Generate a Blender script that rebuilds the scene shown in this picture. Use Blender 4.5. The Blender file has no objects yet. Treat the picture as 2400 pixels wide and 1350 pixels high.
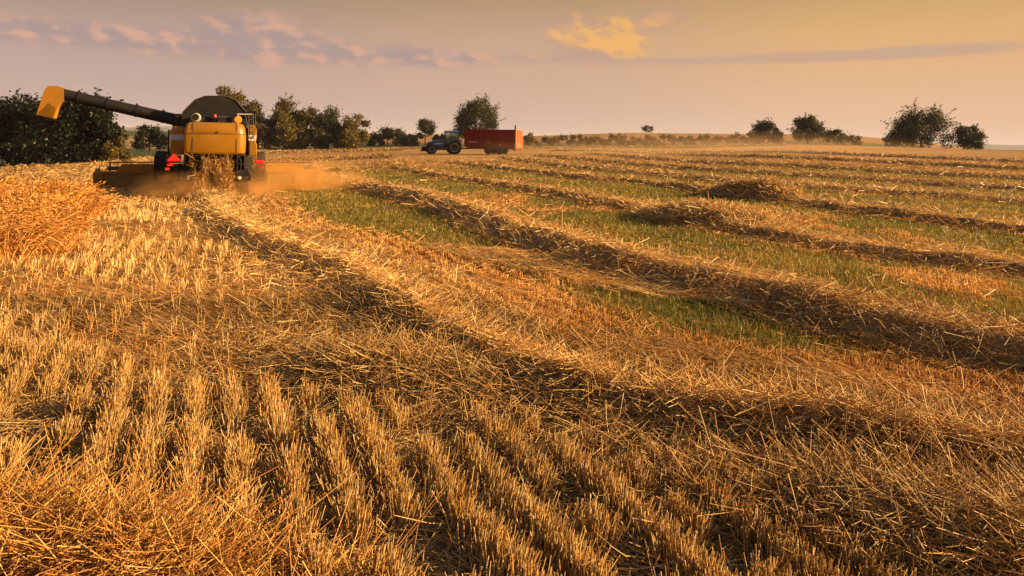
import bpy, math, random
import numpy as np
from mathutils import Matrix, Vector

SC = bpy.context.scene
COL = SC.collection
RNG = np.random.default_rng(7)
PI = math.pi
rad = math.radians

# ------------------------------------------------------------------ camera
cam_d = bpy.data.cameras.new('camera')
cam_d.lens = 24.0
cam_d.sensor_width = 36.0
cam_d.shift_y = -345.0 / 2400.0
cam_d.clip_start = 0.05
cam_d.clip_end = 30000.0
cam = bpy.data.objects.new('camera', cam_d)
COL.objects.link(cam)
cam.matrix_world = Matrix.Translation((0, 0, 1.7)) @ Matrix.Rotation(rad(90), 4, 'X') @ Matrix.Rotation(rad(0.8), 4, 'Z')
SC.camera = cam

# ------------------------------------------------------------------ light
SUN_EL, SUN_AZ = rad(17.5), rad(87.0)        # azimuth clockwise from +Y
sd = bpy.data.lights.new('sun', 'SUN')
sd.energy = 5.0
sd.angle = rad(0.6)
sd.color = (1.0, 0.63, 0.28)
sun = bpy.data.objects.new('sun', sd)
COL.objects.link(sun)
to_sun = Vector((math.sin(SUN_AZ) * math.cos(SUN_EL), math.cos(SUN_AZ) * math.cos(SUN_EL), math.sin(SUN_EL)))
sun.rotation_euler = to_sun.to_track_quat('Z', 'Y').to_euler()

SC.view_settings.view_transform = 'Standard'
SC.view_settings.look = 'None'
SC.view_settings.exposure = 1.45
SC.view_settings.gamma = 1.0
SC.cycles.use_denoising = True
SC.cycles.max_bounces = 5
SC.cycles.diffuse_bounces = 3
SC.cycles.glossy_bounces = 2
SC.cycles.transmission_bounces = 4
SC.cycles.transparent_max_bounces = 8
SC.cycles.volume_bounces = 2
SC.cycles.volume_max_steps = 96
SC.cycles.volume_step_rate = 1.0


def lin(r, g, b):
    f = lambda c: c / 12.92 if c <= 0.04045 else ((c + 0.055) / 1.055) ** 2.4
    return (f(r / 255), f(g / 255), f(b / 255), 1.0)


class NT:
    """Short hand for building node trees."""
    def __init__(self, tree):
        self.t = tree
    def n(self, kind, **kw):
        nd = self.t.nodes.new(kind)
        for k, v in kw.items():
            setattr(nd, k, v)
        return nd
    def put(self, sock, v):
        if v is None:
            return
        if isinstance(v, bpy.types.NodeSocket):
            self.t.links.new(v, sock)
        else:
            sock.default_value = v
    def math(self, op, a, b=None, c=None, clamp=False):
        nd = self.n('ShaderNodeMath', operation=op, use_clamp=clamp)
        for s, v in zip(nd.inputs, (a, b, c)):
            self.put(s, v)
        return nd.outputs[0]
    def mix(self, f, a, b, blend='MIX'):
        nd = self.n('ShaderNodeMix', data_type='RGBA', blend_type=blend)
        self.put(nd.inputs[0], f); self.put(nd.inputs[6], a); self.put(nd.inputs[7], b)
        return nd.outputs[2]
    def smooth(self, x, a, b, lo=0.0, hi=1.0):
        nd = self.n('ShaderNodeMapRange', interpolation_type='SMOOTHSTEP')
        self.put(nd.inputs[0], x); self.put(nd.inputs[1], a); self.put(nd.inputs[2], b)
        self.put(nd.inputs[3], lo); self.put(nd.inputs[4], hi)
        return nd.outputs[0]
    def noise(self, vec, scale, detail=4, rough=0.55, dist=0.0):
        nd = self.n('ShaderNodeTexNoise')
        self.put(nd.inputs['Vector'], vec)
        nd.inputs['Scale'].default_value = scale
        nd.inputs['Detail'].default_value = detail
        nd.inputs['Roughness'].default_value = rough
        nd.inputs['Distortion'].default_value = dist
        return nd.outputs[0]
    def ramp(self, f, stops):
        nd = self.n('ShaderNodeValToRGB')
        e = nd.color_ramp.elements
        while len(e) < len(stops):
            e.new(0.5)
        for el, (p, c) in zip(e, stops):
            el.position = p; el.color = c
        self.put(nd.inputs[0], f)
        return nd.outputs[0]


# ------------------------------------------------------------------ world
w = bpy.data.worlds.new('World')
SC.world = w
w.use_nodes = True
T = NT(w.node_tree)
w.node_tree.nodes.clear()
tc = T.n('ShaderNodeTexCoord')
sep = T.n('ShaderNodeSeparateXYZ')
T.put(sep.inputs[0], tc.outputs['Generated'])
az = T.math('ARCTAN2', sep.outputs[0], sep.outputs[1])
el = T.math('ARCSINE', sep.outputs[2])
elc = T.math('MULTIPLY', el, 4.0, clamp=True)                   # 0 .. 1 over 0 .. 14 degrees
left_sky = T.ramp(elc, [(0.0, lin(202, 175, 166)), (0.35, lin(194, 166, 156)), (0.6, lin(182, 155, 140)), (0.8, lin(160, 137, 118)), (1.0, lin(150, 132, 116))])
mid_sky = T.ramp(elc, [(0.0, lin(212, 181, 166)), (0.3, lin(211, 176, 151)), (0.6, lin(204, 168, 138)), (0.8, lin(186, 152, 116)), (1.0, lin(172, 146, 116))])
right_sky = T.ramp(elc, [(0.0, lin(238, 194, 164)), (0.3, lin(234, 186, 142)), (0.6, lin(229, 180, 118)), (0.8, lin(206, 164, 108)), (1.0, lin(194, 156, 112))])
grad = T.mix(T.smooth(az, -0.55, 0.05), left_sky, mid_sky)
grad = T.mix(T.smooth(az, 0.0, 0.5), grad, right_sky)
# clouds : fractal banks in the lower sky, lit from the sun's side
vec = T.n('ShaderNodeCombineXYZ')
T.put(vec.inputs[0], az); T.put(vec.inputs[1], T.math('MULTIPLY', el, 1.9))
off = T.n('ShaderNodeVectorMath', operation='ADD')
T.put(off.inputs[0], vec.outputs[0]); off.inputs[1].default_value = (0.012, 0.014, 0)
na = T.noise(vec.outputs[0], 12.0, 9, 0.56, 0.1)
nb = T.noise(off.outputs[0], 12.0, 9, 0.56, 0.1)
def blob(a0, e0, sa, se, amp):
    x = T.math('DIVIDE', T.math('SUBTRACT', az, a0), sa)
    y = T.math('DIVIDE', T.math('SUBTRACT', el, e0), se)
    r2 = T.math('ADD', T.math('MULTIPLY', x, x), T.math('MULTIPLY', y, y))
    return T.math('MULTIPLY', T.math('EXPONENT', T.math('MULTIPLY', r2, -1.0)), amp)
def add(*s):
    o = s[0]
    for q in s[1:]:
        o = T.math('ADD', o, q)
    return o
bank = add(blob(-0.62, 0.124, 0.24, 0.015, 0.58), blob(-0.30, 0.118, 0.24, 0.018, 0.58), blob(-0.37, 0.146, 0.10, 0.026, 0.52),
           blob(-0.10, 0.120, 0.10, 0.012, 0.30))
puff = add(blob(0.145, 0.150, 0.070, 0.028, 0.80), blob(0.215, 0.177, 0.030, 0.014, 0.66), blob(0.080, 0.156, 0.028, 0.020, 0.62))
stratus = add(blob(0.06, 0.124, 0.10, 0.010, 0.55), blob(0.30, 0.116, 0.24, 0.008, 0.55), blob(0.55, 0.120, 0.2, 0.009, 0.55))
dens = T.smooth(add(na, bank, puff), 0.56, 1.04)
lit = T.smooth(T.math('SUBTRACT', na, nb), -0.04, 0.10)
warm = T.smooth(az, -0.1, 0.12)
c_lit = T.mix(warm, lin(222, 172, 148), lin(252, 188, 104))
c_sh = T.mix(warm, lin(172, 151, 148), lin(196, 158, 136))
lit = T.math('ADD', lit, T.math('MULTIPLY', T.smooth(puff, 0.3, 0.8), 0.45), clamp=True)
cl = T.mix(lit, c_sh, c_lit)
sky = T.mix(T.math('MULTIPLY', T.smooth(add(stratus, T.math('MULTIPLY', na, 0.5)), 0.45, 0.85), 0.62), grad, lin(190, 160, 146))
sky = T.mix(T.math('MULTIPLY', dens, 0.85), sky, cl)
ns = T.n('ShaderNodeTexSky', sky_type='NISHITA')
ns.sun_disc = False
ns.sun_elevation = SUN_EL
ns.sun_rotation = SUN_AZ
ns.dust_density = 3.0
graded = T.mix(1.0, sky, (6.6, 6.6, 6.7, 1.0), 'MULTIPLY')
graded.node.inputs[0].default_value = 1.0
# the sky opposite the sun and behind the camera is dimmer
away = T.smooth(T.math('ABSOLUTE', T.math('ADD', az, -0.9)), 1.5, 2.4, 1.0, 0.42)
graded = T.mix(1.0, graded, away, 'MULTIPLY')
final = T.mix(T.smooth(el, 0.24, 0.75), graded, ns.outputs[0])
bg = T.n('ShaderNodeBackground')
T.put(bg.inputs[0], final)
bg.inputs[1].default_value = 0.0515
wo = T.n('ShaderNodeOutputWorld')
w.node_tree.links.new(bg.outputs[0], wo.inputs[0])

# ------------------------------------------------------------------ terrain height
TT = np.array([-.8, -.69, -.44, -.3, -.1, .2, .45, .75])
YY = [1, 3, 8, 15, 23, 28, 45, 60, 90, 120, 150, 200, 300, 450, 700, 1500, 9000]
LY = np.log(YY)
TZ = np.array([
    [0, 0, 0, -.12, -.30, -.42, -.9, -1.22, -1., -.5, 0, .6, 2, 4, -5, -15, -30],
    [0, 0, 0, -.12, -.32, -.42, -.7, -.84, -.6, -.1, .1, .6, 1.8, 4.5, -5, -15, -30],
    [0, 0, -.03, -.15, -.36, -.44, -.6, -.75, -.7, -.4, 0, .6, 1.8, 4.5, -5, -15, -30],
    [0, 0, -.02, -.12, -.30, -.38, -.5, -.55, -.45, -.33, 0, .8, 2.4, 4.4, -5, -15, -30],
    [0, 0, 0, -.05, -.12, -.16, -.15, -.1, -.05, .1, .3, .8, 2.4, 4.2, -5, -15, -30],
    [0, 0, 0, 0, .02, .04, .1, .2, .4, .65, .88, 2., 5.9, 3, -5, -15, -30],
    [0, 0, 0, .03, .08, .1, .3, .55, 1.1, 1.6, 2., 3., 6.2, 3, -5, -15, -30],
    [0, 0, 0, .03, .08, .1, .3, .5, .9, 1.18, 1., 0., .5, 0, -5, -15, -30]])


def _hash(ix, iy, seed):
    n = (ix * 374761393 + iy * 668265263 + seed * 974634777) & 0x7fffffff
    n = ((n ^ (n >> 13)) * 1274126177) & 0x7fffffff
    n = n ^ (n >> 16)
    return (n & 0xffff) / 65535.0


def vnoise(x, y, seed=0):
    x = np.asarray(x, float); y = np.asarray(y, float)
    ix = np.floor(x).astype(np.int64); iy = np.floor(y).astype(np.int64)
    fx = x - ix; fy = y - iy
    fx = fx * fx * (3 - 2 * fx); fy = fy * fy * (3 - 2 * fy)
    a = _hash(ix, iy, seed); b = _hash(ix + 1, iy, seed); c = _hash(ix, iy + 1, seed); d = _hash(ix + 1, iy + 1, seed)
    return (a * (1 - fx) + b * fx) * (1 - fy) + (c * (1 - fx) + d * fx) * fy


def fbm(x, y, seed=0, oct=4):
    s = 0.0; a = 0.5; t = 0.0
    for k in range(oct):
        s = s + a * vnoise(x * 2 ** k, y * 2 ** k, seed + k * 17); t += a; a *= 0.5
    return s / t


def gz(X, Y):
    X = np.asarray(X, float); Y = np.asarray(Y, float)
    Yc = np.clip(Y, 1., 8999.)
    t = np.clip(X / Yc, TT[0], TT[-1] - 1e-6)
    i = np.clip(np.searchsorted(TT, t, side='right') - 1, 0, len(TT) - 2)
    a = (t - TT[i]) / (TT[i + 1] - TT[i]); a = a * a * (3 - 2 * a)
    l = np.log(Yc); j = np.clip(np.searchsorted(LY, l, side='right') - 1, 0, len(LY) - 2)
    b = (l - LY[j]) / (LY[j + 1] - LY[j])
    jm = np.maximum(j - 1, 0); jp = np.minimum(j + 2, len(LY) - 1)
    h = LY[j + 1] - LY[j]
    def col(k):
        p0, p1, p2, p3 = TZ[k, jm], TZ[k, j], TZ[k, j + 1], TZ[k, jp]
        m1 = (p2 - p0) / np.maximum(LY[j + 1] - LY[jm], 1e-6) * h
        m2 = (p3 - p1) / np.maximum(LY[jp] - LY[j], 1e-6) * h
        b2 = b * b; b3 = b2 * b
        return (2 * b3 - 3 * b2 + 1) * p1 + (b3 - 2 * b2 + b) * m1 + (-2 * b3 + 3 * b2) * p2 + (b3 - b2) * m2
    z = col(i) * (1 - a) + col(i + 1) * a
    return z + 0.05 * (vnoise(X * .9, Y * .9, 5) - .5) + 0.02 * (vnoise(X * 3.1, Y * 3.1, 9) - .5)


def g(x, y):
    return float(gz(x, y))


# ------------------------------------------------------------------ mesh helpers
def link(name, me, mats=None, parent=None):
    o = bpy.data.objects.new(name, me)
    COL.objects.link(o)
    if mats is not None and me is not None:
        for m in (mats if isinstance(mats, (list, tuple)) else [mats]):
            me.materials.append(m)
    if parent is not None:
        o.parent = parent
    return o


def tag(o, label=None, cat=None, group=None, kind=None):
    if label: o['label'] = label
    if cat: o['category'] = cat
    if group: o['group'] = group
    if kind: o['kind'] = kind
    return o


def empty(name, loc, rz=0.0):
    o = bpy.data.objects.new(name, None)
    COL.objects.link(o)
    o.location = loc
    o.rotation_euler = (0, 0, rz)
    o.empty_display_size = 0.3
    return o


def np_mesh(name, V, Fq, colors=None, smooth=True):
    """Mesh from a vertex array and an array of quads, with an optional colour per vertex."""
    me = bpy.data.meshes.new(name)
    V = np.ascontiguousarray(V, np.float32); Fq = np.ascontiguousarray(Fq, np.int32)
    me.vertices.add(len(V)); me.vertices.foreach_set('co', V.ravel())
    me.loops.add(Fq.size); me.loops.foreach_set('vertex_index', Fq.ravel())
    me.polygons.add(len(Fq))
    me.polygons.foreach_set('loop_start', np.arange(0, Fq.size, Fq.shape[1], dtype=np.int32))
    me.polygons.foreach_set('use_smooth', np.full(len(Fq), smooth, bool))
    if colors is not None:
        at = me.attributes.new('col', 'FLOAT_COLOR', 'POINT')
        c = np.ones((len(V), 4), np.float32); c[:, :3] = colors
        at.data.foreach_set('color', c.ravel())
    me.update(calc_edges=True)
    return me


class MB:
    """Collects shapes into one mesh; .mi is the material slot of the next faces."""
    def __init__(self):
        self.v = []; self.f = []; self.m = []; self.mi = 0
    def _add(self, vs, fs):
        o = len(self.v)
        self.v += [tuple(p) for p in vs]
        for q in fs:
            self.f.append([o + i for i in q]); self.m.append(self.mi)
    def box(self, x0, x1, y0, y1, z0, z1, M=None):
        vs = [Vector((x, y, z)) for z in (z0, z1) for y in (y0, y1) for x in (x0, x1)]
        if M is not None: vs = [M @ p for p in vs]
        self._add(vs, [(0, 2, 3, 1), (4, 5, 7, 6), (0, 1, 5, 4), (2, 6, 7, 3), (0, 4, 6, 2), (1, 3, 7, 5)])
        return self
    def rings(self, rs, cap=True, closed=True):
        n = len(rs[0]); vs = [p for r in rs for p in r]; fs = []
        for k in range(len(rs) - 1):
            for i in range(n if closed else n - 1):
                j = (i + 1) % n
                fs.append((k * n + i, k * n + j, (k + 1) * n + j, (k + 1) * n + i))
        if cap and closed:
            fs.append(tuple(reversed(range(n)))); fs.append(tuple((len(rs) - 1) * n + i for i in range(n)))
        self._add(vs, fs)
        return self
    def tube(self, pts, r, n=8, cap=True):
        pts = [Vector(p) for p in pts]
        rr = r if isinstance(r, (list, tuple)) else [r] * len(pts)
        rs = []; up = None
        for k, p in enumerate(pts):
            d = (pts[min(k + 1, len(pts) - 1)] - pts[max(k - 1, 0)]).normalized()
            if up is None:
                up = Vector((0, 0, 1)) if abs(d.z) < .9 else Vector((1, 0, 0))
            a = d.cross(up).normalized(); b = a.cross(d).normalized(); up = b
            rs.append([p + (a * math.cos(2 * PI * i / n) + b * math.sin(2 * PI * i / n)) * rr[k] for i in range(n)])
        return self.rings(rs, cap)
    def cyl(self, p0, p1, r0, r1=None, n=20):
        return self.tube([p0, p1], [r0, r0 if r1 is None else r1], n)
    def prism(self, poly, axis, a0, a1):
        """Extrude a 2-D polygon along an axis ('x','y','z')."""
        def P(u, v, a):
            return {'x': (a, u, v), 'y': (u, a, v), 'z': (u, v, a)}[axis]
        return self.rings([[P(u, v, a0) for u, v in poly], [P(u, v, a1) for u, v in poly]])
    def lathe(self, prof, c, axis, n=28):
        """Profile (radius, offset) turned round an axis through c."""
        c = Vector(c); rs = []
        for r, o in prof:
            ring = []
            for i in range(n):
                a = 2 * PI * i / n; u, v = r * math.cos(a), r * math.sin(a)
                ring.append(c + Vector({'x': (o, u, v), 'y': (u, o, v), 'z': (u, v, o)}[axis]))
            rs.append(ring)
        return self.rings(rs)
    def build(self, name, mats, parent=None, bevel=0.0, smooth=None):
        me = bpy.data.meshes.new(name)
        me.from_pydata(self.v, [], self.f)
        me.polygons.foreach_set('material_index', self.m)
        o = link(name, me, mats, parent)
        if smooth is not None:
            me.polygons.foreach_set('use_smooth', [True] * len(me.polygons))
            me.set_sharp_from_angle(angle=rad(smooth))
        if bevel:
            b = o.modifiers.new('bevel', 'BEVEL'); b.width = bevel; b.segments = 2; b.limit_method = 'ANGLE'; b.angle_limit = rad(40)
        me.update()
        return o


# ------------------------------------------------------------------ materials
def mat(name):
    m = bpy.data.materials.new(name); m.use_nodes = True
    nt = m.node_tree; nt.nodes.clear()
    out = nt.nodes.new('ShaderNodeOutputMaterial')
    return m, NT(nt), out


def paint(name, col, rough=0.35, metal=0.0, dirt=0.25, dirt_col=(0.30, 0.20, 0.10, 1), spec=0.5, coat=0.0, scale=3.0):
    m, t, out = mat(name)
    p = t.n('ShaderNodeBsdfPrincipled')
    tcd = t.n('ShaderNodeTexCoord')
    n1 = t.noise(tcd.outputs['Object'], scale, 6, 0.65)
    n2 = t.noise(tcd.outputs['Object'], scale * 9, 3, 0.6)
    f = t.math('MULTIPLY', t.smooth(t.math('ADD', t.math('MULTIPLY', n1, .7), t.math('MULTIPLY', n2, .3)), 0.42, 0.75), dirt)
    c = t.mix(f, (col[0], col[1], col[2], 1), dirt_col)
    t.put(p.inputs['Base Color'], c)
    t.put(p.inputs['Roughness'], t.math('ADD', rough, t.math('MULTIPLY', f, 0.5), clamp=True))
    p.inputs['Metallic'].default_value = metal
    p.inputs['Specular IOR Level'].default_value = spec
    p.inputs['Coat Weight'].default_value = coat
    m.node_tree.links.new(p.outputs[0], out.inputs[0])
    return m


def vc_mat(name, rough=0.55, trans=0.25, spec=0.3, var=0.35, nscale=30.0):
    """Material of thin plant matter: its colour comes from each strand's own tint."""
    m, t, out = mat(name)
    a = t.n('ShaderNodeAttribute', attribute_name='col')
    tcd = t.n('ShaderNodeTexCoord')
    n1 = t.noise(tcd.outputs['Object'], nscale, 2, 0.6)
    c = t.mix(1.0, a.outputs[0], t.ramp(n1, [(0.25, (1 - var, 1 - var, 1 - var, 1)), (0.75, (1 + var * .6, 1 + var * .6, 1 + var * .6, 1))]), 'MULTIPLY')
    p = t.n('ShaderNodeBsdfPrincipled')
    t.put(p.inputs['Base Color'], c)
    p.inputs['Roughness'].default_value = rough
    p.inputs['Specular IOR Level'].default_value = spec
    tr = t.n('ShaderNodeBsdfTranslucent')
    t.put(tr.inputs[0], c)
    mx = t.n('ShaderNodeMixShader'); mx.inputs[0].default_value = trans
    m.node_tree.links.new(p.outputs[0], mx.inputs[1]); m.node_tree.links.new(tr.outputs[0], mx.inputs[2])
    m.node_tree.links.new(mx.outputs[0], out.inputs[0])
    return m


M_STRAW = vc_mat('straw', 0.5, 0.26, 0.22, 0.3, 25)
M_GRASS = vc_mat('grass_blade', 0.5, 0.35, 0.3, 0.3, 4)
M_LEAF = vc_mat('leaf', 0.5, 0.30, 0.3, 0.35, 1.2)
M_BARK = paint('bark', (0.09, 0.065, 0.04), 0.9, 0, 0.6, (0.04, 0.03, 0.02, 1), 0.2, 0, 6)
M_YEL = paint('yellow_paint', (0.28, 0.130, 0.002), 0.32, 0, 0.45, (0.22, 0.115, 0.018, 1), 0.4, 0.15)
M_YEL2 = paint('dusty_yellow_paint', (0.34, 0.155, 0.004), 0.5, 0, 0.6, (0.22, 0.13, 0.035, 1), 0.4)
M_BLK = paint('black_paint', (0.010, 0.010, 0.011), 0.6, 0, 0.3, (0.06, 0.045, 0.03, 1), 0.25)
M_DARK = paint('dark_steel', (0.045, 0.04, 0.036), 0.5, 0.2, 0.5, (0.14, 0.095, 0.05, 1))
M_RUB = paint('rubber', (0.02, 0.019, 0.018), 0.85, 0, 0.6, (0.16, 0.105, 0.055, 1), 0.3)
M_SEAM = paint('panel_gap', (0.06, 0.028, 0.008), 0.7, 0, 0.2)
M_BLUES = paint('pale_blue_stripe', (0.33, 0.42, 0.62), 0.35, 0, 0.25, (0.35, 0.25, 0.14, 1))
M_WHITE = paint('white_paint', (0.58, 0.56, 0.52), 0.4, 0, 0.3)
M_RED = paint('red_reflector', (0.75, 0.03, 0.012), 0.3, 0, 0.15)
M_ORANGE = paint('orange_lens', (0.85, 0.32, 0.03), 0.2, 0, 0.15)
M_IVORY = paint('ivory_cover', (0.36, 0.33, 0.29), 0.5, 0, 0.4)
M_STEEL = paint('worn_steel', (0.42, 0.40, 0.38), 0.35, 0.8, 0.4)
M_BLUE = paint('blue_paint', (0.016, 0.055, 0.24), 0.3, 0, 0.25, (0.2, 0.14, 0.08, 1), 0.5, 0.3)
M_RIM = paint('pale_rim', (0.62, 0.60, 0.56), 0.4, 0.1, 0.45)
M_TRAIL = paint('red_trailer_paint', (0.17, 0.009, 0.005), 0.7, 0, 0.2, (0.14, 0.03, 0.015, 1), 0.12)
M_BROWN = paint('dusty_back_sheet', (0.30, 0.175, 0.05), 0.7, 0, 0.6, (0.13, 0.08, 0.04, 1), 0.25)
M_TAIL = paint('sunlit_tailgate_red', (0.60, 0.13, 0.045), 0.45, 0, 0.25, (0.4, 0.16, 0.06, 1))  # lit copy of the trailer red: sun on the tail is in the colour


def glass():
    m, t, out = mat('cab_glass')
    p = t.n('ShaderNodeBsdfPrincipled')
    p.inputs['Base Color'].default_value = (0.30, 0.42, 0.36, 1)
    p.inputs['Roughness'].default_value = 0.06
    p.inputs['Transmission Weight'].default_value = 0.75
    p.inputs['IOR'].default_value = 1.2
    m.node_tree.links.new(p.outputs[0], out.inputs[0])
    return m
M_GLASS = glass()

# ------------------------------------------------------------------ swaths of straw : paths in plan
PATHS = {
    'A': (.31, .66, [(-8.5, 20.8), (-7.45, 17.45), (-5.8, 14.25), (-4.2, 11.6), (-2.97, 9.98), (-2.03, 8.75), (-1.35, 7.5), (-.82, 6.4), (-.61, 6.02), (-.19, 5.29), (.12, 4.9), (.38, 4.62), (.75, 4.32), (1.08, 4.12), (1.5, 3.92), (2.1, 3.7), (2.65, 3.5), (3.9, 3.0), (5.6, 2.3), (7.5, 1.6)]),
    'B': (.28, .80, [(-8.33, 33.42), (-4.77, 25.55), (-1.67, 18.07), (.02, 13.03), (.98, 10.5), (1.71, 9.03), (2.54, 8.05), (3.09, 7.1), (3.55, 6.2), (4.14, 5.5), (4.9, 4.9), (6.4, 4.1), (8.6, 3.2), (11, 2.4)]),
    'C': (.20, .55, [(-9.04, 51.76), (-4.71, 37.82), (-.89, 29.22), (1.44, 22.7), (2.81, 18.62), (3.71, 15.53), (4.29, 13.67), (4.87, 12.2), (5.53, 11.0), (6.28, 10.02), (7.2, 9.0), (8.3, 8.0), (10.2, 6.9), (13, 5.6)]),
    'D': (.20, .55, [(-5.12, 54.79), (.02, 42.17), (3.6, 31.6), (5.98, 26.48), (7.1, 22.6), (8.0, 19.4), (8.9, 16.85), (9.63, 14.8), (10.5, 13.1), (12, 11.5), (14.5, 9.6), (18, 7.6)]),
    'E': (.24, .9, [(-.83, 68.19), (3.11, 49.45), (5.98, 38.8), (8.6, 31.9), (10.92, 27.2), (13.16, 23.0), (15.3, 19.5)]),
    'F': (.26, 1.0, [(2.83, 74.98), (7.0, 57.24), (9.77, 45.5), (12.53, 38), (15.2, 32.6), (17.9, 28.3), (20.3, 24.4)]),
    'G': (.28, 1.1, [(8.94, 79.29), (13.6, 58.7), (17.0, 47), (21., 39.2), (25.9, 31.8)]),
    'H': (.30, 1.1, [(14.57, 93.15), (20.5, 70.8), (25.1, 58.5), (30., 50.5), (34.5, 42.)]),
    'I': (.32, 1.2, [(6.24, 101), (18, 92), (27.5, 80), (35., 68.4), (45.3, 57.0)]),
    'J': (.40, 1.0, [(-34.5, 39.9), (-31.4, 46), (-33.2, 56.5), (-37.0, 70)]),
    'K': (.40, 1.0, [(-25., 28.9), (-23.2, 33.6), (-24.3, 41.7), (-27, 50)]),
    'L': (.45, 1.2, [(-34.4, 92), (-27.4, 101), (-17.6, 108)]),
    'M': (.42, 1.1, [(-24.2, 62), (-19.0, 67.3), (-12.3, 70.8)]),
    'N': (.40, 1.0, [(-11.0, 43.2), (-9.3, 48.9), (-9.2, 55.6)]),
    'O': (.45, 1.3, [(-22, 118), (-2, 124), (22, 128), (48, 120)]),
}


def catmull(p, step):
    p = np.array(p, float)
    q = np.vstack([2 * p[0] - p[1], p, 2 * p[-1] - p[-2]])
    out = []
    for i in range(1, len(q) - 2):
        n = max(2, int(np.linalg.norm(q[i + 1] - q[i]) / step))
        t = np.linspace(0, 1, n, endpoint=False)[:, None]
        out.append(.5 * ((2 * q[i]) + (-q[i - 1] + q[i + 1]) * t + (2 * q[i - 1] - 5 * q[i] + 4 * q[i + 1] - q[i + 2]) * t ** 2 + (-q[i - 1] + 3 * q[i] - 3 * q[i + 1] + q[i + 2]) * t ** 3))
    out.append(p[-1:])
    return np.vstack(out)


SW = {}
for k, (H, Wd, pts) in PATHS.items():
    P = catmull(pts, 0.15 if k == 'A' else .3 if k in 'BCD' else .8)
    D = np.gradient(P, axis=0); D /= np.linalg.norm(D, axis=1)[:, None]
    SW[k] = (H, Wd, P, D, np.stack([D[:, 1], -D[:, 0]], 1))      # last: normal to the camera's side


def swath_dist(X, Y, keys=None):
    """Signed distance over half width to the nearest swath (positive on its shaded side)."""
    best = np.full(X.shape, 9e9); sg = np.zeros(X.shape)
    for k in (keys or SW):
        H, Wd, P, D, N = SW[k]
        for s in range(0, len(X), 20000):
            x = X[s:s + 20000]; y = Y[s:s + 20000]
            d2 = (x[:, None] - P[None, :, 0]) ** 2 + (y[:, None] - P[None, :, 1]) ** 2
            j = d2.argmin(1); d = np.sqrt(d2[np.arange(len(x)), j])
            sd_ = (x - P[j, 0]) * N[j, 0] + (y - P[j, 1]) * N[j, 1]
            b = best[s:s + 20000]; q = sg[s:s + 20000]
            u = d < b
            b[u] = d[u]; q[u] = np.sign(sd_[u])
    return best * sg


def mound(k, j, q):
    """Height of swath k over the ground at path index j and side q in -1..1."""
    H, Wd, P, D, N = SW[k]
    wq = q * Wd * np.where(q > 0, .8, 1.15)
    x = P[j, 0] + N[j, 0] * wq; y = P[j, 1] + N[j, 1] * wq
    q = q + .22 * (fbm(x * .9, y * .9, 35) - .5)
    prof = np.where(q > 0, np.clip(1 - np.abs(q) ** 2.6, 0, 1), np.clip(1 - np.abs(q), 0, 1) ** 1.25) * .72
    prof = prof + .42 * np.exp(-((q - .22) / .26) ** 2) * np.clip((1.02 - q) / .3, 0, 1)
    n = .62 + .5 * fbm(x * 1.1, y * 1.1, 31) + .3 * (vnoise(x * 3.2, y * 3.2, 37) - .5)
    if k == 'A':
        prof = prof * np.interp(y, [3, 4.2, 5.5, 8, 11, 20], [.78, .78, .64, .60, .7, .9])
    elif k not in 'BCD':
        prof = .85 * np.clip(1 - np.abs(q) ** 1.7, 0, 1)
    return x, y, H * prof * n


# ------------------------------------------------------------------ zones of the field
LODGE = [  # centre, direction, half length, half width
    ((-3.5, 6.2), (.86, -.51), 3.1, .95), ((-6.0, 12.2), (.95, -.30), 3.6, 1.25), ((1.7, 4.95), (.83, -.55), 1.6, .42),
    ((-1.9, 6.7), (.75, -.66), 1.7, .75), ((.6, 9.0), (.73, -.68), 2.8, .50), ((3.0, 4.05), (.9, -.42), 1.1, .32), ((-.9, 8.6), (.66, -.75), 1.6, .3)]
UNCUT = [  # polygons in plan
    [(-5.7, 8.8), (-6.4, 10.2), (-7.9, 12.3), (-8.7, 14.6), (-10.6, 15.4), (-11.5, 13.2), (-10.6, 10.6), (-9.0, 8.9), (-7.0, 8.5)],
    [(-10.8, 17.0), (-12.2, 20.0), (-15.0, 22.6), (-20.5, 24.5), (-22.0, 21.0), (-17.5, 18.4), (-13.5, 16.4)]]


def in_poly(X, Y, poly):
    r = np.zeros(X.shape, bool); n = len(poly)
    for i in range(n):
        x0, y0 = poly[i]; x1, y1 = poly[(i + 1) % n]
        c = ((y0 > Y) != (y1 > Y)) & (X < (x1 - x0) * (Y - y0) / (y1 - y0 + 1e-12) + x0)
        r ^= c
    return r


MATS = [((-1.1, 5.05), .75, -.66, 1.5, .72), ((.15, 4.2), .85, -.52, 1.2, .42), ((-2.6, 8.3), .7, -.7, 1.6, .6)]
def mat_cover(X, Y):
    m = np.zeros(X.shape)
    for (cx, cy), ux, uy, a, b in MATS:
        u = ((X - cx) * ux + (Y - cy) * uy) / a; v = (-(X - cx) * uy + (Y - cy) * ux) / b
        m = np.maximum(m, np.exp(-(u * u + v * v)))
    return np.clip(m * 1.3 * (.45 + 1.1 * fbm(X * 1.7, Y * 1.7, 57)), 0, 1)


def lodge(X, Y):
    m = np.zeros(X.shape); dx = np.zeros(X.shape); dy = np.zeros(X.shape)
    for (cx, cy), (ux, uy), a, b in LODGE:
        u = ((X - cx) * ux + (Y - cy) * uy) / a; v = (-(X - cx) * uy + (Y - cy) * ux) / b
        r = u * u + v * v + .9 * (fbm(X * 1.3, Y * 1.3, 51) - .5)
        k = r < 1
        m[k] = 1; dx[k] = ux; dy[k] = uy
    return m, dx, dy


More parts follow.
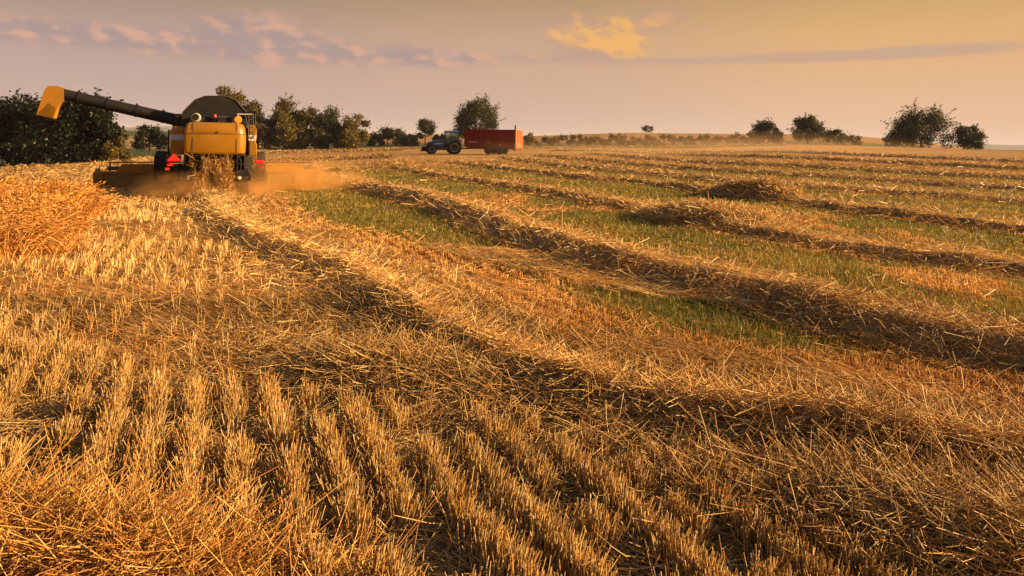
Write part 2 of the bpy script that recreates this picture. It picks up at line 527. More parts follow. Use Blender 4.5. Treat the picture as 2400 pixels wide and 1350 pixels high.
GK = ['B', 'C', 'D', 'E', 'F', 'G', 'H']
def green(X, Y, d=None):
    if d is None:
        d = swath_dist(X, Y, GK)
    n = fbm(X * .55, Y * .35, 71)
    gr = np.clip((d - .6) / .4, 0, 1) * np.clip((4.6 - d) / 1.5, 0, 1)
    gr2 = np.clip((-d - .8) / .3, 0, 1) * np.clip((3.6 + d) / 1.0, 0, 1) * .9
    gr = np.maximum(gr, gr2) * np.clip((n - .20) / .12, 0, 1)
    gr = gr * np.clip((np.abs(swath_dist(X, Y, ['A'])) - 1.5) / .6, 0, 1)
    fade = np.clip((55 - Y) / 22, 0, 1) * np.clip((X + .36 * Y + .5) / 1.5, 0, 1)
    return gr * fade


def in_field(X, Y):
    """1 inside the harvested field, 0 beyond its far edge."""
    t = np.clip(X / np.maximum(Y, 1), -1.2, 1.4)
    edge = np.interp(t, [-1.2, -.8, -.69, -.6, -.5, -.36, -.3, -.2, 0, .2, .45, .56, .75, 1.4], [56, 57, 57, 62, 88, 112, 121, 134, 142, 152, 143, 140, 118, 110])
    return np.clip((edge + 3 * (vnoise(X * .1, Y * .1, 3) - .5) - Y) / 2.5, 0, 1)


# ------------------------------------------------------------------ ground
def build_ground():
    fine = np.radians(np.linspace(-52, 52, 460))
    coarse = np.radians(np.linspace(52, 308, 90)[1:-1])
    A = np.concatenate([fine, coarse]); nA = len(A)
    R = np.exp(np.linspace(math.log(.6), math.log(9000), 470)); nR = len(R)
    rr, aa = np.meshgrid(R, A, indexing='ij')
    X = (rr * np.sin(aa)).ravel(); Y = (rr * np.cos(aa)).ravel()
    Z = gz(X, Y)
    V = np.stack([X, Y, Z], 1)
    i, j = np.meshgrid(np.arange(nR - 1), np.arange(nA), indexing='ij'); j2 = (j + 1) % nA
    Fq = np.stack([i * nA + j, i * nA + j2, (i + 1) * nA + j2, (i + 1) * nA + j], -1).reshape(-1, 4)[:, ::-1]
    # land cover
    fld = in_field(X, Y)
    near = (np.hypot(X, Y) < 70)
    gr = np.zeros(len(X)); gr[near] = green(X[near], Y[near])
    n1 = fbm(X * .8, Y * .8, 11); n2 = fbm(X * .05, Y * .12, 13)
    straw = np.array([.46, .27, .095]); soil = np.array([.20, .125, .06]); grn = np.array([.19, .165, .03])
    c = soil + (straw - soil) * (.25 + .45 * n1)[:, None]
    far = np.clip((np.hypot(X, Y) - 18) / 30, 0, 1)[:, None]
    c = c * (1 - far) + straw * (.50 + .45 * n2)[:, None] * far
    c = c * (1 - .8 * gr[:, None]) + grn * (.8 * gr[:, None])
    rough_ = np.array([.085, .085, .026]); crop = np.array([.30, .175, .07]); stub = np.array([.42, .29, .15]); dk = np.array([.055, .07, .024])
    out = np.tile(rough_, (len(X), 1))
    Yn = Y + 12 * (n2 - .5)
    t = X / np.maximum(Y, 1)
    lf = (t < -.36)[:, None]
    k = np.clip((Yn - 185) / 25, 0, 1)[:, None]
    out = np.where(lf, out, out * (1 - k) + crop * k)
    k1 = np.clip((Yn - 108) / 6, 0, 1)[:, None]; k2 = np.clip((Yn - 260) / 10, 0, 1)[:, None]; k3 = np.clip((Yn - 380) / 10, 0, 1)[:, None]
    str_ = stub * (.8 + .35 * np.sin(Y * .55 + X * .12))[:, None]
    o2 = dk * (1 - k1) + str_ * k1; o2 = o2 * (1 - k2) + dk * k2; o2 = o2 * (1 - k3) + crop * .8 * k3
    out = np.where(lf, o2, out)
    k = np.clip((Yn - 700) / 300, 0, 1)[:, None]
    out = out * (1 - k) + np.array([.15, .14, .06]) * k
    c = c * fld[:, None] + out * (1 - fld[:, None])
    me = np_mesh('ground', V, Fq, c)
    m, t_, o_ = mat('field_soil')
    a = t_.n('ShaderNodeAttribute', attribute_name='col')
    geo = t_.n('ShaderNodeNewGeometry')
    mp = t_.n('ShaderNodeMapping'); mp.inputs['Rotation'].default_value = (0, 0, rad(-23.6)); mp.inputs['Scale'].default_value = (1, .18, 1)
    t_.put(mp.inputs['Vector'], geo.outputs['Position'])
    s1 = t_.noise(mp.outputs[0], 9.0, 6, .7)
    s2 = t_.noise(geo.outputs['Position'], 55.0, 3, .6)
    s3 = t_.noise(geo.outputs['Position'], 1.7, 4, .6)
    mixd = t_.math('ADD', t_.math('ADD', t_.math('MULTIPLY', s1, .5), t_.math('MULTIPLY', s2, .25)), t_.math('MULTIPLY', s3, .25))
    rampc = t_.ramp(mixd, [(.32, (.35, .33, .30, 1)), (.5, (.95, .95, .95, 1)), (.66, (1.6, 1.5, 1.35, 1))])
    p = t_.n('ShaderNodeBsdfPrincipled')
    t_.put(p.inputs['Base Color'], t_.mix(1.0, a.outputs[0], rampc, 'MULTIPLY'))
    p.inputs['Roughness'].default_value = .9
    p.inputs['Specular IOR Level'].default_value = .15
    bp = t_.n('ShaderNodeBump'); bp.inputs['Strength'].default_value = .9; bp.inputs['Distance'].default_value = .06
    t_.put(bp.inputs['Height'], mixd); t_.put(p.inputs['Normal'], bp.outputs[0])
    m.node_tree.links.new(p.outputs[0], o_.inputs[0])
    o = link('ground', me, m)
    tag(o, kind='structure')
build_ground()


# far hills, each a long low ridge of its own
def hill(x0, x1, y, h, base, seed, colr):
    n = 90
    xs = np.linspace(x0, x1, n); u = np.linspace(0, 1, n)
    prof = (np.sin(u * PI) ** .8) * (.7 + .5 * fbm(u * 4, u * 0, seed)) * h
    rows = []
    for q, f in ((-1, 0), (-.6, .45), (-.25, .85), (0, 1), (.35, .8), (1, 0)):
        rows.append(np.stack([xs, np.full(n, y + q * 500), base + prof * f], 1))
    V = np.vstack(rows)
    i, j = np.meshgrid(np.arange(5), np.arange(n - 1), indexing='ij')
    Fq = np.stack([i * n + j, i * n + j + 1, (i + 1) * n + j + 1, (i + 1) * n + j], -1).reshape(-1, 4)
    c = np.tile(np.array(colr), (len(V), 1)) * (.7 + .6 * fbm(V[:, 0] * .01, V[:, 1] * .01 + V[:, 2] * .05, seed))[:, None]
    me = np_mesh('hill', V, Fq, c)
    tag(link('hill', me, M_HILL), kind='structure')
M_HILL = vc_mat('far_land', .9, 0, .1, .2, .004)
hill(-2900, -1100, 4000, 88, -28, 1, (.10, .11, .07))
hill(-1500, 300, 4300, 60, -28, 2, (.10, .11, .07))
hill(-300, 600, 4000, 62, -26, 3, (.10, .11, .07))
hill(1700, 4200, 4000, 52, -28, 4, (.10, .11, .07))


# ------------------------------------------------------------------ strands
PAL = np.array([[.72, .49, .20], [.64, .39, .13], [.80, .60, .31], [.54, .28, .07], [.68, .44, .15], [.44, .26, .10], [.76, .55, .22]])
def palette(n, rng, tint=(1, 1, 1)):
    c = PAL[rng.integers(0, len(PAL), n)] * rng.uniform(.72, 1.18, n)[:, None]
    return np.clip(c * np.array(tint), 0, .85)


def strands(B, Dr, L, Wd, C, rng, nseg=2, bend=None, prism=True, taper=.35):
    """Many thin stems: base points, directions, lengths, widths and tints, as one vertex and quad array."""
    n = len(B)
    R = rng.normal(size=(n, 3)); U = np.cross(Dr, R); U /= np.linalg.norm(U, axis=1)[:, None] + 1e-9
    Vv = np.cross(Dr, U)
    if bend is None: bend = np.zeros((n, 3))
    ts = np.linspace(0, 1, nseg + 1)
    k = 3 if prism else 2
    rows = []
    for t in ts:
        p = B + Dr * (L * t)[:, None] + bend * (L * t * t)[:, None]
        r = (Wd * .5 * (1 - taper * t))[:, None]
        for q in range(k):
            a = 2 * PI * q / 3 if prism else PI * q
            rows.append(p + U * r * math.cos(a) + (Vv * r * math.sin(a) if prism else 0))
    V = np.stack(rows, 1)                          # n, (nseg+1)*k, 3
    fs = []
    for s in range(nseg):
        for q in range(k if prism else 1):
            q2 = (q + 1) % k
            fs.append([s * k + q, s * k + q2, (s + 1) * k + q2, (s + 1) * k + q])
    fs = np.array(fs)
    m = (nseg + 1) * k
    Fq = (np.arange(n)[:, None, None] * m + fs[None]).reshape(-1, 4)
    return V.reshape(-1, 3), Fq, np.repeat(C, m, 0)


def join(parts):
    o = 0; V = []; Fq = []; C = []
    for v, f, c in parts:
        V.append(v); Fq.append(f + o); C.append(c); o += len(v)
    return np.vstack(V), np.vstack(Fq), np.vstack(C)


def frame_points(n, y0, y1, rng, tmax=.86, power=1.0):
    n1 = int(n * .3)
    """Ground points with about the same number per picture area at every distance."""
    Y = np.exp(rng.uniform(math.log(y0), math.log(y1), n) ** 1.0)
    t = rng.uniform(-tmax, tmax, n)
    t[:n1] = np.where(rng.random(n1) < .5, -1, 1) * rng.uniform(tmax, 1.35, n1)
    X = t * Y + rng.uniform(-.3, .3, n)
    return X, Y


def wid(Y, real, k=.00105):
    return np.maximum(real, k * Y)


ROWD = np.array([-.4003, .9164]); ROWN = np.array([.9164, .4003])
rng = np.random.default_rng(11)

# --- stubble in drilled rows
def build_stubble():
    parts = []
    for (n, y0, y1) in ((260000, 1.9, 14), (84000, 10, 75)):
        X, Y = frame_points(n, y0, y1, rng)
        c = X * ROWN[0] + Y * ROWN[1]; s = X * ROWD[0] + Y * ROWD[1]
        sp = .21
        wig = .20 * (vnoise(s * .22, c * .12, 21) - .5) + 0.09 * (vnoise(s * 1.1, c * 1.3, 22) - .5)
        row = np.round((c - wig) / sp)
        c2 = row * sp + wig + rng.normal(0, .022, n)
        c2 = np.where(rng.random(n) < .08, c, c2)
        X = c2 * ROWN[0] + s * ROWD[0]; Y = c2 * ROWN[1] + s * ROWD[1]
        dA = swath_dist(X, Y); lo, _, _ = lodge(X, Y); gr = green(X, Y)
        clump = vnoise(s * 5.5, row * 3.7, 24) * .75 + fbm(X * 1.3, Y * 1.3, 25) * .5
        keep = (np.abs(dA) > .72) & (clump > .44 + .10 * vnoise(X * 2.1, Y * 2.1, 66) - .2 * np.clip((-swath_dist(X, Y, ['A']) - .5) / .6, 0, 1)) & (rng.random(n) > lo * .9) & (rng.random(n) > gr * .85) & (rng.random(n) > 1.1 * mat_cover(X, Y)) & (in_field(X, Y) > .5) & (Y > .8)
        for p in UNCUT: keep &= ~in_poly(X, Y, p)
        X, Y, gr, clump = X[keep], Y[keep], gr[keep], clump[keep]; m = len(X)
        mid = np.clip((-swath_dist(X, Y, ['A']) - .5) / .6, 0, 1)
        hgt = (1 - .42 * mid) * (.115 + .06 * fbm(X * 1.6, Y * 1.6, 26) + .07 * rng.random(m) ** 1.5) * (1 - .45 * gr) * np.where(Y > 14, 1.0, 1) * np.clip(1.25 - Y / 60, .55, 1)
        lean = rng.normal(0, .16, (m, 2)) + (np.stack([fbm(X * .7, Y * .7, 27), fbm(X * .7, Y * .7, 28)], 1) - .5) * .7
        wild = rng.random(m) < .12
        lean[wild] += rng.normal(0, .7, (wild.sum(), 2))
        D = np.concatenate([lean, np.ones((m, 1))], 1); D /= np.linalg.norm(D, axis=1)[:, None]
        B = np.stack([X, Y, gz(X, Y) - .01], 1)
        tone = (.8 + .4 * fbm(X * .35, Y * .35, 29))[:, None]
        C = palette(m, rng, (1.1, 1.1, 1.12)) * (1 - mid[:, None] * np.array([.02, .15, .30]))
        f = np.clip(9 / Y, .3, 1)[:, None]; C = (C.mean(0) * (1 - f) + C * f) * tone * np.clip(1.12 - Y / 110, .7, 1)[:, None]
        bend = rng.normal(0, .06, (m, 3))
        if y0 < 5:
            k = Y < 7
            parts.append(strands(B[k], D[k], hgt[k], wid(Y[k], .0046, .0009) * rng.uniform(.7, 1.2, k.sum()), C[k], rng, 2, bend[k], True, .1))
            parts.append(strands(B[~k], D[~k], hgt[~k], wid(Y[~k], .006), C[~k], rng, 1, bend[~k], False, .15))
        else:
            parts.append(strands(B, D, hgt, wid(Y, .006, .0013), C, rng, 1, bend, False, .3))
    V, Fq, C = join(parts)
    tag(link('stubble', np_mesh('stubble', V, Fq, C), M_STRAW), 'short golden wheat stubble standing in drilled rows across the field', 'stubble', kind='stuff')
build_stubble()


# --- loose straw lying between the rows
def lying(X, Y, Z, L, rng, yaw, pitch_sd, real, bend_sd=.25, tint=(1, 1, 1), k=.00105, near=7, tone=None, red=None):
    n = len(X)
    pt = rng.normal(0, pitch_sd, n)
    D = np.stack([np.cos(yaw) * np.cos(pt), np.sin(yaw) * np.cos(pt), np.sin(pt)], 1)
    bend = rng.normal(0, bend_sd, (n, 3)); bend[:, 2] *= .6
    B = np.stack([X, Y, Z], 1) - D * (L * .5)[:, None]
    lowest = np.minimum(B[:, 2], B[:, 2] + D[:, 2] * L)
    B[:, 2] += np.maximum(0, gz(X, Y) + .004 - lowest) * .8
    C = palette(n, rng, tint)
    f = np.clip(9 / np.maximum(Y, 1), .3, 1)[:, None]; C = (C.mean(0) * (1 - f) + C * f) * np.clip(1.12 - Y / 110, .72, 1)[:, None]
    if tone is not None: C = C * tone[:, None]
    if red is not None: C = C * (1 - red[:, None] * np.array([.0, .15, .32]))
    q = Y < near
    out = []
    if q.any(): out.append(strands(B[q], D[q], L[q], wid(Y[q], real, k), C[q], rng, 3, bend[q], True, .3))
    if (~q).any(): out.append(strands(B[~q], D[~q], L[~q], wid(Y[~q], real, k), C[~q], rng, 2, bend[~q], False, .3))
    return out


def build_litter():
    n = 350000
    X, Y = frame_points(n, 1.8, 60, rng)
    d = swath_dist(X, Y); gr = green(X, Y)
    prob = .34 + .25 * np.clip((7 - Y) / 3, 0, 1) + .55 * np.clip((-d - .3) / .4, 0, 1) * np.clip((2.0 + d) / 1.2, 0, 1) + .5 * np.clip((1.3 - np.abs(d)) / .5, 0, 1)
    prob *= (.35 + 1.2 * fbm(X * .8, Y * .8, 61)) * (1 - .95 * gr) * (1 - .8 * lodge(X, Y)[0])
    prob = np.maximum(prob, 1.2 * mat_cover(X, Y) * (Y < 14))
    keep = (rng.random(n) < prob) & (in_field(X, Y) > .5)
    for p in UNCUT: keep &= ~in_poly(X, Y, p)
    X, Y = X[keep], Y[keep]; m = len(X)
    L = rng.uniform(.08, .34, m) * np.where(Y > 14, 1.3, 1)
    mc = mat_cover(X, Y)
    Z = gz(X, Y) + rng.random(m) ** 2 * (.07 + .08 * mc) + .006
    parts = lying(X, Y, Z, L, rng, rng.uniform(0, 2 * PI, m), .16, .0052, tone=(.75 + .5 * fbm(X * .6, Y * .6, 62)) * (1 + .18 * mc), red=np.clip((-swath_dist(X, Y, ['A']) - .35) / .6, 0, 1))
    V, Fq, C = join(parts)
    tag(link('loose_straw', np_mesh('loose_straw', V, Fq, C), M_STRAW), 'loose cut straw scattered flat between the stubble rows', 'straw', kind='stuff')
build_litter()


# --- lodged straw, long stems pressed flat in swirls
def build_lodged():
    parts = []
    for (cx, cy), (ux, uy), a, b in LODGE:
        n = int(5200 * a * b * (1.0 if cy < 8 else .5)) + 900
        u = rng.uniform(-1.2, 1.2, n); v = rng.uniform(-1.3, 1.3, n)
        X = cx + u * a * ux - v * b * uy; Y = cy + u * a * uy + v * b * ux
        m_, _, _ = lodge(X, Y)
        k = (m_ > 0) & (Y > 1.5); X, Y = X[k], Y[k]; n = len(X)
        yaw = math.atan2(uy, ux) + rng.normal(0, .17, n) + (fbm(X * .9, Y * .9, 81) - .5) * .8
        yaw += np.where(rng.random(n) < .5, 0, PI)
        L = rng.uniform(.3, .62, n)
        Z = gz(X, Y) + .015 + .10 * fbm(X * 1.5, Y * 1.5, 82) * rng.random(n)
        parts += lying(X, Y, Z, L, rng, yaw, .07, .0052, .16, (1.15, 1.12, 1.08), tone=.62 + .85 * fbm(X * 1.1, Y * 1.1, 83))
    V, Fq, C = join(parts)
    tag(link('flattened_straw', np_mesh('flattened_straw', V, Fq, C), M_STRAW), 'long wheat stems flattened in combed swirls over the stubble', 'straw', kind='stuff')
build_lodged()


# --- swaths : mound with a thatch of straw
LABELS = {
    'A': 'big straw swath running from the combine to the near right corner',
    'B': 'straw swath second from the camera, crossing mid field beside the green strip',
    'C': 'straw swath third from the camera, under the dark rounded straw heap',
    'D': 'straw swath behind the dark rounded heap, carrying the smaller farther heap',
    'E': 'thin straw swath curving away just beyond both straw heaps',
    'F': 'thin straw swath, second beyond the two straw heaps',
    'G': 'thin faint straw swath, third beyond the two straw heaps',
    'H': 'low straw swath on the right slope below the lone field trees',
    'I': 'low straw swath along the top of the right slope near the hedge bushes',
    'J': 'orange straw swath at the foot of the large dark trees on the left',
    'K': 'orange straw swath between the dark left trees and the uncut wheat',
    'L': 'distant straw swath at the foot of the middle tree row',
    'M': 'straw swath lying across the field in front of the blue tractor',
    'N': 'short straw swath just beyond the right end of the combine header',
    'O': 'farthest straw swath along the field edge behind the red trailer',
}
def build_swath(key):
    H, Wd, P, D, N = SW[key]
    parts = []
    nq = 13; qs = np.linspace(-1.05, 1.05, nq)
    idx = np.arange(len(P))
    J, Q = np.meshgrid(idx, qs, indexing='ij')
    x, y, h = mound(key, J.ravel(), Q.ravel())
    V = np.stack([x, y, gz(x, y) + h - .03], 1)
    i, j = np.meshgrid(np.arange(len(P) - 1), np.arange(nq - 1), indexing='ij')
    Fq = np.stack([i * nq + j, i * nq + j + 1, (i + 1) * nq + j + 1, (i + 1) * nq + j], -1).reshape(-1, 4)[:, ::-1]
    c = np.array([.36, .21, .075]) * (.5 + .9 * fbm(x * 4, y * 4, 41))[:, None]
    parts.append((V, Fq, c))
    # thatch : more strands where the swath comes near
    cnt = {'A': 60000, 'B': 30000, 'C': 11000, 'D': 8000}.get(key, 3200)
    seg = np.linalg.norm(np.diff(P, axis=0), axis=1)
    wgt = seg / np.maximum(P[:-1, 1], 1.5) ** 1.55
    jj = rng.choice(len(seg), cnt, p=wgt / wgt.sum())
    q = rng.uniform(-1.12, 1.18, cnt)
    x, y, h = mound(key, jj, q)
    off_ = rng.random(cnt)[:, None] * (P[jj + 1] - P[jj]); x += off_[:, 0]; y += off_[:, 1]
    z = gz(x, y) + h + rng.normal(-.005, .022, cnt) + .06 * (rng.random(cnt) ** 6)
    L = rng.uniform(.10, .42, cnt) * np.where(y > 15, 1.25, 1.0)
    yaw = rng.uniform(0, 2 * PI, cnt)
    if key != 'A':
        pass
    tone = .70 + .5 * fbm(x * 1.5, y * 1.5, 43) + (.34 if key == 'A' else .12) * np.exp(-((q - .12) / .24) ** 2)  # crest strands tinted brighter, sun catching the ridge painted into their colour
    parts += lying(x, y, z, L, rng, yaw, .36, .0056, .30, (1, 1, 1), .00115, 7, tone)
    V, Fq, C = join(parts)
    o = link('straw_swath', np_mesh('straw_swath', V, Fq, C), M_STRAW)
    tag(o, LABELS[key], 'straw swath', 'straw swaths across the field')
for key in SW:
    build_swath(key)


# --- heaps of straw
def build_heap(cx, cy, a, b, hh, ang, n, label, tint=(1, 1, 1)):
    parts = []
    nu, nr = 48, 14
    th = np.linspace(0, 2 * PI, nu, endpoint=False); r = np.linspace(0, 1.05, nr)
    R_, TH = np.meshgrid(r, th, indexing='ij')
    ca, sa = math.cos(ang), math.sin(ang)
    def shape(u, v):
        X = cx + u * a * ca - v * b * sa; Y = cy + u * a * sa + v * b * ca
        rr = np.sqrt(u * u + v * v)
        h = hh * np.clip(1 - rr ** 2.6, 0, 1) * (.65 + .6 * fbm(X * 1.3, Y * 1.3, 91))
        return X, Y, h
    X, Y, h = shape((R_ * np.cos(TH)).ravel(), (R_ * np.sin(TH)).ravel())
    V = np.stack([X, Y, gz(X, Y) + h - .03], 1)
    i, j = np.meshgrid(np.arange(nr - 1), np.arange(nu), indexing='ij'); j2 = (j + 1) % nu
    Fq = np.stack([i * nu + j, (i + 1) * nu + j, (i + 1) * nu + j2, i * nu + j2], -1).reshape(-1, 4)
    parts.append((V, Fq, np.array([.34, .20, .07]) * (.5 + .9 * fbm(X * 4, Y * 4, 92))[:, None]))
    th = rng.uniform(0, 2 * PI, n); r = np.sqrt(rng.random(n)) * 1.12
    u, v = r * np.cos(th), r * np.sin(th)
    X, Y, h = shape(u, v)
    Z = gz(X, Y) + h + rng.normal(0, .022, n)
    L = rng.uniform(.12, .45, n)
    parts += lying(X, Y, Z, L, rng, rng.uniform(0, 2 * PI, n), .34, .0048, .32, tint, .0012, 7, .7 + .5 * fbm(X * 1.5, Y * 1.5, 93))
    V, Fq, C = join(parts)
    tag(link('straw_heap', np_mesh('straw_heap', V, Fq, C), M_STRAW), label, 'straw heap', 'straw heaps left on the swaths')
build_heap(4.25, 14.6, 1.75, .85, .42, -1.0, 8000, 'dark rounded straw heap, the larger and nearer of two on the mid field swaths')
build_heap(7.55, 21.0, 1.8, .95, .46, -.95, 4500, 'smaller looking straw heap farther up the slope behind the dark heap')
build_heap(-1.85, 2.45, 1.25, .42, .26, -.12, 17000, 'bright orange tangle of straw in the near left corner', (1.25, 1.0, .7))
build_heap(-.75, 4.75, .85, .42, .20, -.45, 6500, 'low pale straw heap on stubble at the foot of the big near swath')

build_heap(2.0, 2.8, 1.25, .52, .20, -.45, 17000, 'dark shaded tangle of straw in the near right corner below the big swath')


# --- grass strips
def build_grass():
    n = 440000
    X, Y = frame_points(n, 4.0, 48, rng)
    gr = green(X, Y); d = swath_dist(X, Y)
    k = (rng.random(n) < gr * 1.5) & (np.abs(d) > .7)
    X, Y, gr = X[k], Y[k], gr[k]; m = len(X)
    L = rng.uniform(.035, .095, m)
    D = np.concatenate([rng.normal(0, .35, (m, 2)), np.ones((m, 1))], 1); D /= np.linalg.norm(D, axis=1)[:, None]
    mixc = np.clip(fbm(X * .7, Y * .5, 75) * 1.5 - .25 + rng.normal(0, .15, m), 0, 1)[:, None]
    C = (np.array([.115, .135, .018]) * (1 - mixc) + np.array([.38, .27, .05]) * mixc) * rng.uniform(.7, 1.2, m)[:, None]
    p1 = strands(np.stack([X, Y, gz(X, Y) - .005], 1), D, L, wid(Y, .006, .0014), C, rng, 2, rng.normal(0, .3, (m, 3)), False, .8)
    # small weeds between the near rows
    pts = [(-1.9, 4.55), (-.95, 4.35), (-.85, 4.1), (-1.6, 4.0), (-.35, 4.25), (-2.2, 4.9), (-1.3, 4.7), (.35, 3.15), (.15, 2.75), (.75, 2.65), (-.2, 3.3), (-4.4, 6.9), (1.05, 5.9), (-.1, 4.0), (-1.25, 3.5), (2.6, 3.6)]
    bx, by = [], []
    for (x, y) in pts:
        q = int(rng.integers(70, 170))
        bx.append(x + rng.normal(0, .13, q)); by.append(y + rng.normal(0, .11, q))
    X = np.concatenate(bx); Y = np.concatenate(by); m = len(X)
    L = rng.uniform(.04, .11, m)
    D = np.concatenate([rng.normal(0, .7, (m, 2)), np.ones((m, 1))], 1); D /= np.linalg.norm(D, axis=1)[:, None]
    C = np.array([.07, .16, .02]) * rng.uniform(.6, 1.4, m)[:, None]
    p2 = strands(np.stack([X, Y, gz(X, Y)], 1), D, L, np.full(m, .011), C, rng, 3, rng.normal(0, .4, (m, 3)), False, .7)
    V, Fq, C = join([p1, p2])
    tag(link('grass', np_mesh('grass', V, Fq, C), M_GRASS), 'green grass and weeds growing through the stubble beside the swaths', 'grass', kind='stuff')
build_grass()


# --- uncut wheat
def build_uncut(poly, n, ln, label, seed):
    r = np.random.default_rng(seed)
    p = np.array(poly); lo = p.min(0); hi = p.max(0)
    X = r.uniform(lo[0], hi[0], n * 3); Y = r.uniform(lo[1], hi[1], n * 3)
    k = in_poly(X + (fbm(X * 1.5, Y * 1.5, 6) - .5) * .8, Y + (fbm(X * 1.5, Y * 1.5, 7) - .5) * .8, poly)
    X, Y = X[k], Y[k]; k = fbm(X * 2.2, Y * 2.2, 107) > .40; X, Y = X[k][:n], Y[k][:n]; m = len(X)
    a = (fbm(X * .8, Y * .8, 101) * 2.2 - .2) * 2 * PI + r.normal(0, .55, m)
    tl = np.clip(fbm(X * 1.1, Y * 1.1, 103) * 2.0 - .5, .05, 1.1)
    tilt = tl + r.normal(0, .15, m)
    D = np.stack([np.cos(a) * np.sin(tilt * .6), np.sin(a) * np.sin(tilt * .6), np.cos(tilt * .6)], 1)
    D[:, :2] += r.normal(0, .12, (m, 2)); D /= np.linalg.norm(D, axis=1)[:, None]
    L = r.uniform(.72, 1.08, m) * ln
    bend = np.stack([np.cos(a) * .35, np.sin(a) * .35, np.full(m, -.28)], 1) + r.normal(0, .10, (m, 3))
    B = np.stack([X, Y, gz(X, Y) - .01], 1)
    tone = (.75 + .5 * fbm(X, Y, 105))[:, None]
    C = palette(m, r, (.98, .76, .48)) * tone
    parts = [strands(B, D, L, wid(Y, .0042), C, r, 4, bend, False, .3)]
    tip = B + D * L[:, None] + bend * L[:, None]
    td = D + 2 * bend; td /= np.linalg.norm(td, axis=1)[:, None]
    parts.append(strands(tip - td * .01, td, np.full(m, .085), wid(Y, .016, .0021), C * 1.15, r, 2, np.tile([0, 0, -.25], (m, 1)), True, .6))
    V, Fq, C = join(parts)
    tag(link('uncut_wheat', np_mesh('uncut_wheat', V, Fq, C), M_STRAW), label, 'wheat', kind='stuff')
build_uncut(UNCUT[0], 8000, .64, 'uncut orange wheat bowed over in a patch on the near left', 3)
build_uncut(UNCUT[1], 6500, .68, 'uncut wheat strip standing left of the combine header', 4)


# ------------------------------------------------------------------ trees
def leaves_mesh(name, pos, size, cols, r, flat=.35):
    n = len(pos)
    nr = r.normal(size=(n, 3)); nr[:, 2] += flat; nr /= np.linalg.norm(nr, axis=1)[:, None]
    R_ = r.normal(size=(n, 3)); U = np.cross(nr, R_); U /= np.linalg.norm(U, axis=1)[:, None]; W_ = np.cross(nr, U)
    s = size[:, None]
    V = np.stack([pos - U * s * .5, pos + W_ * s * .32, pos + U * s * .5, pos - W_ * s * .32], 1).reshape(-1, 3)
    Fq = np.arange(n * 4).reshape(-1, 4)
    return np_mesh(name, V, Fq, np.repeat(cols, 4, 0), smooth=False)


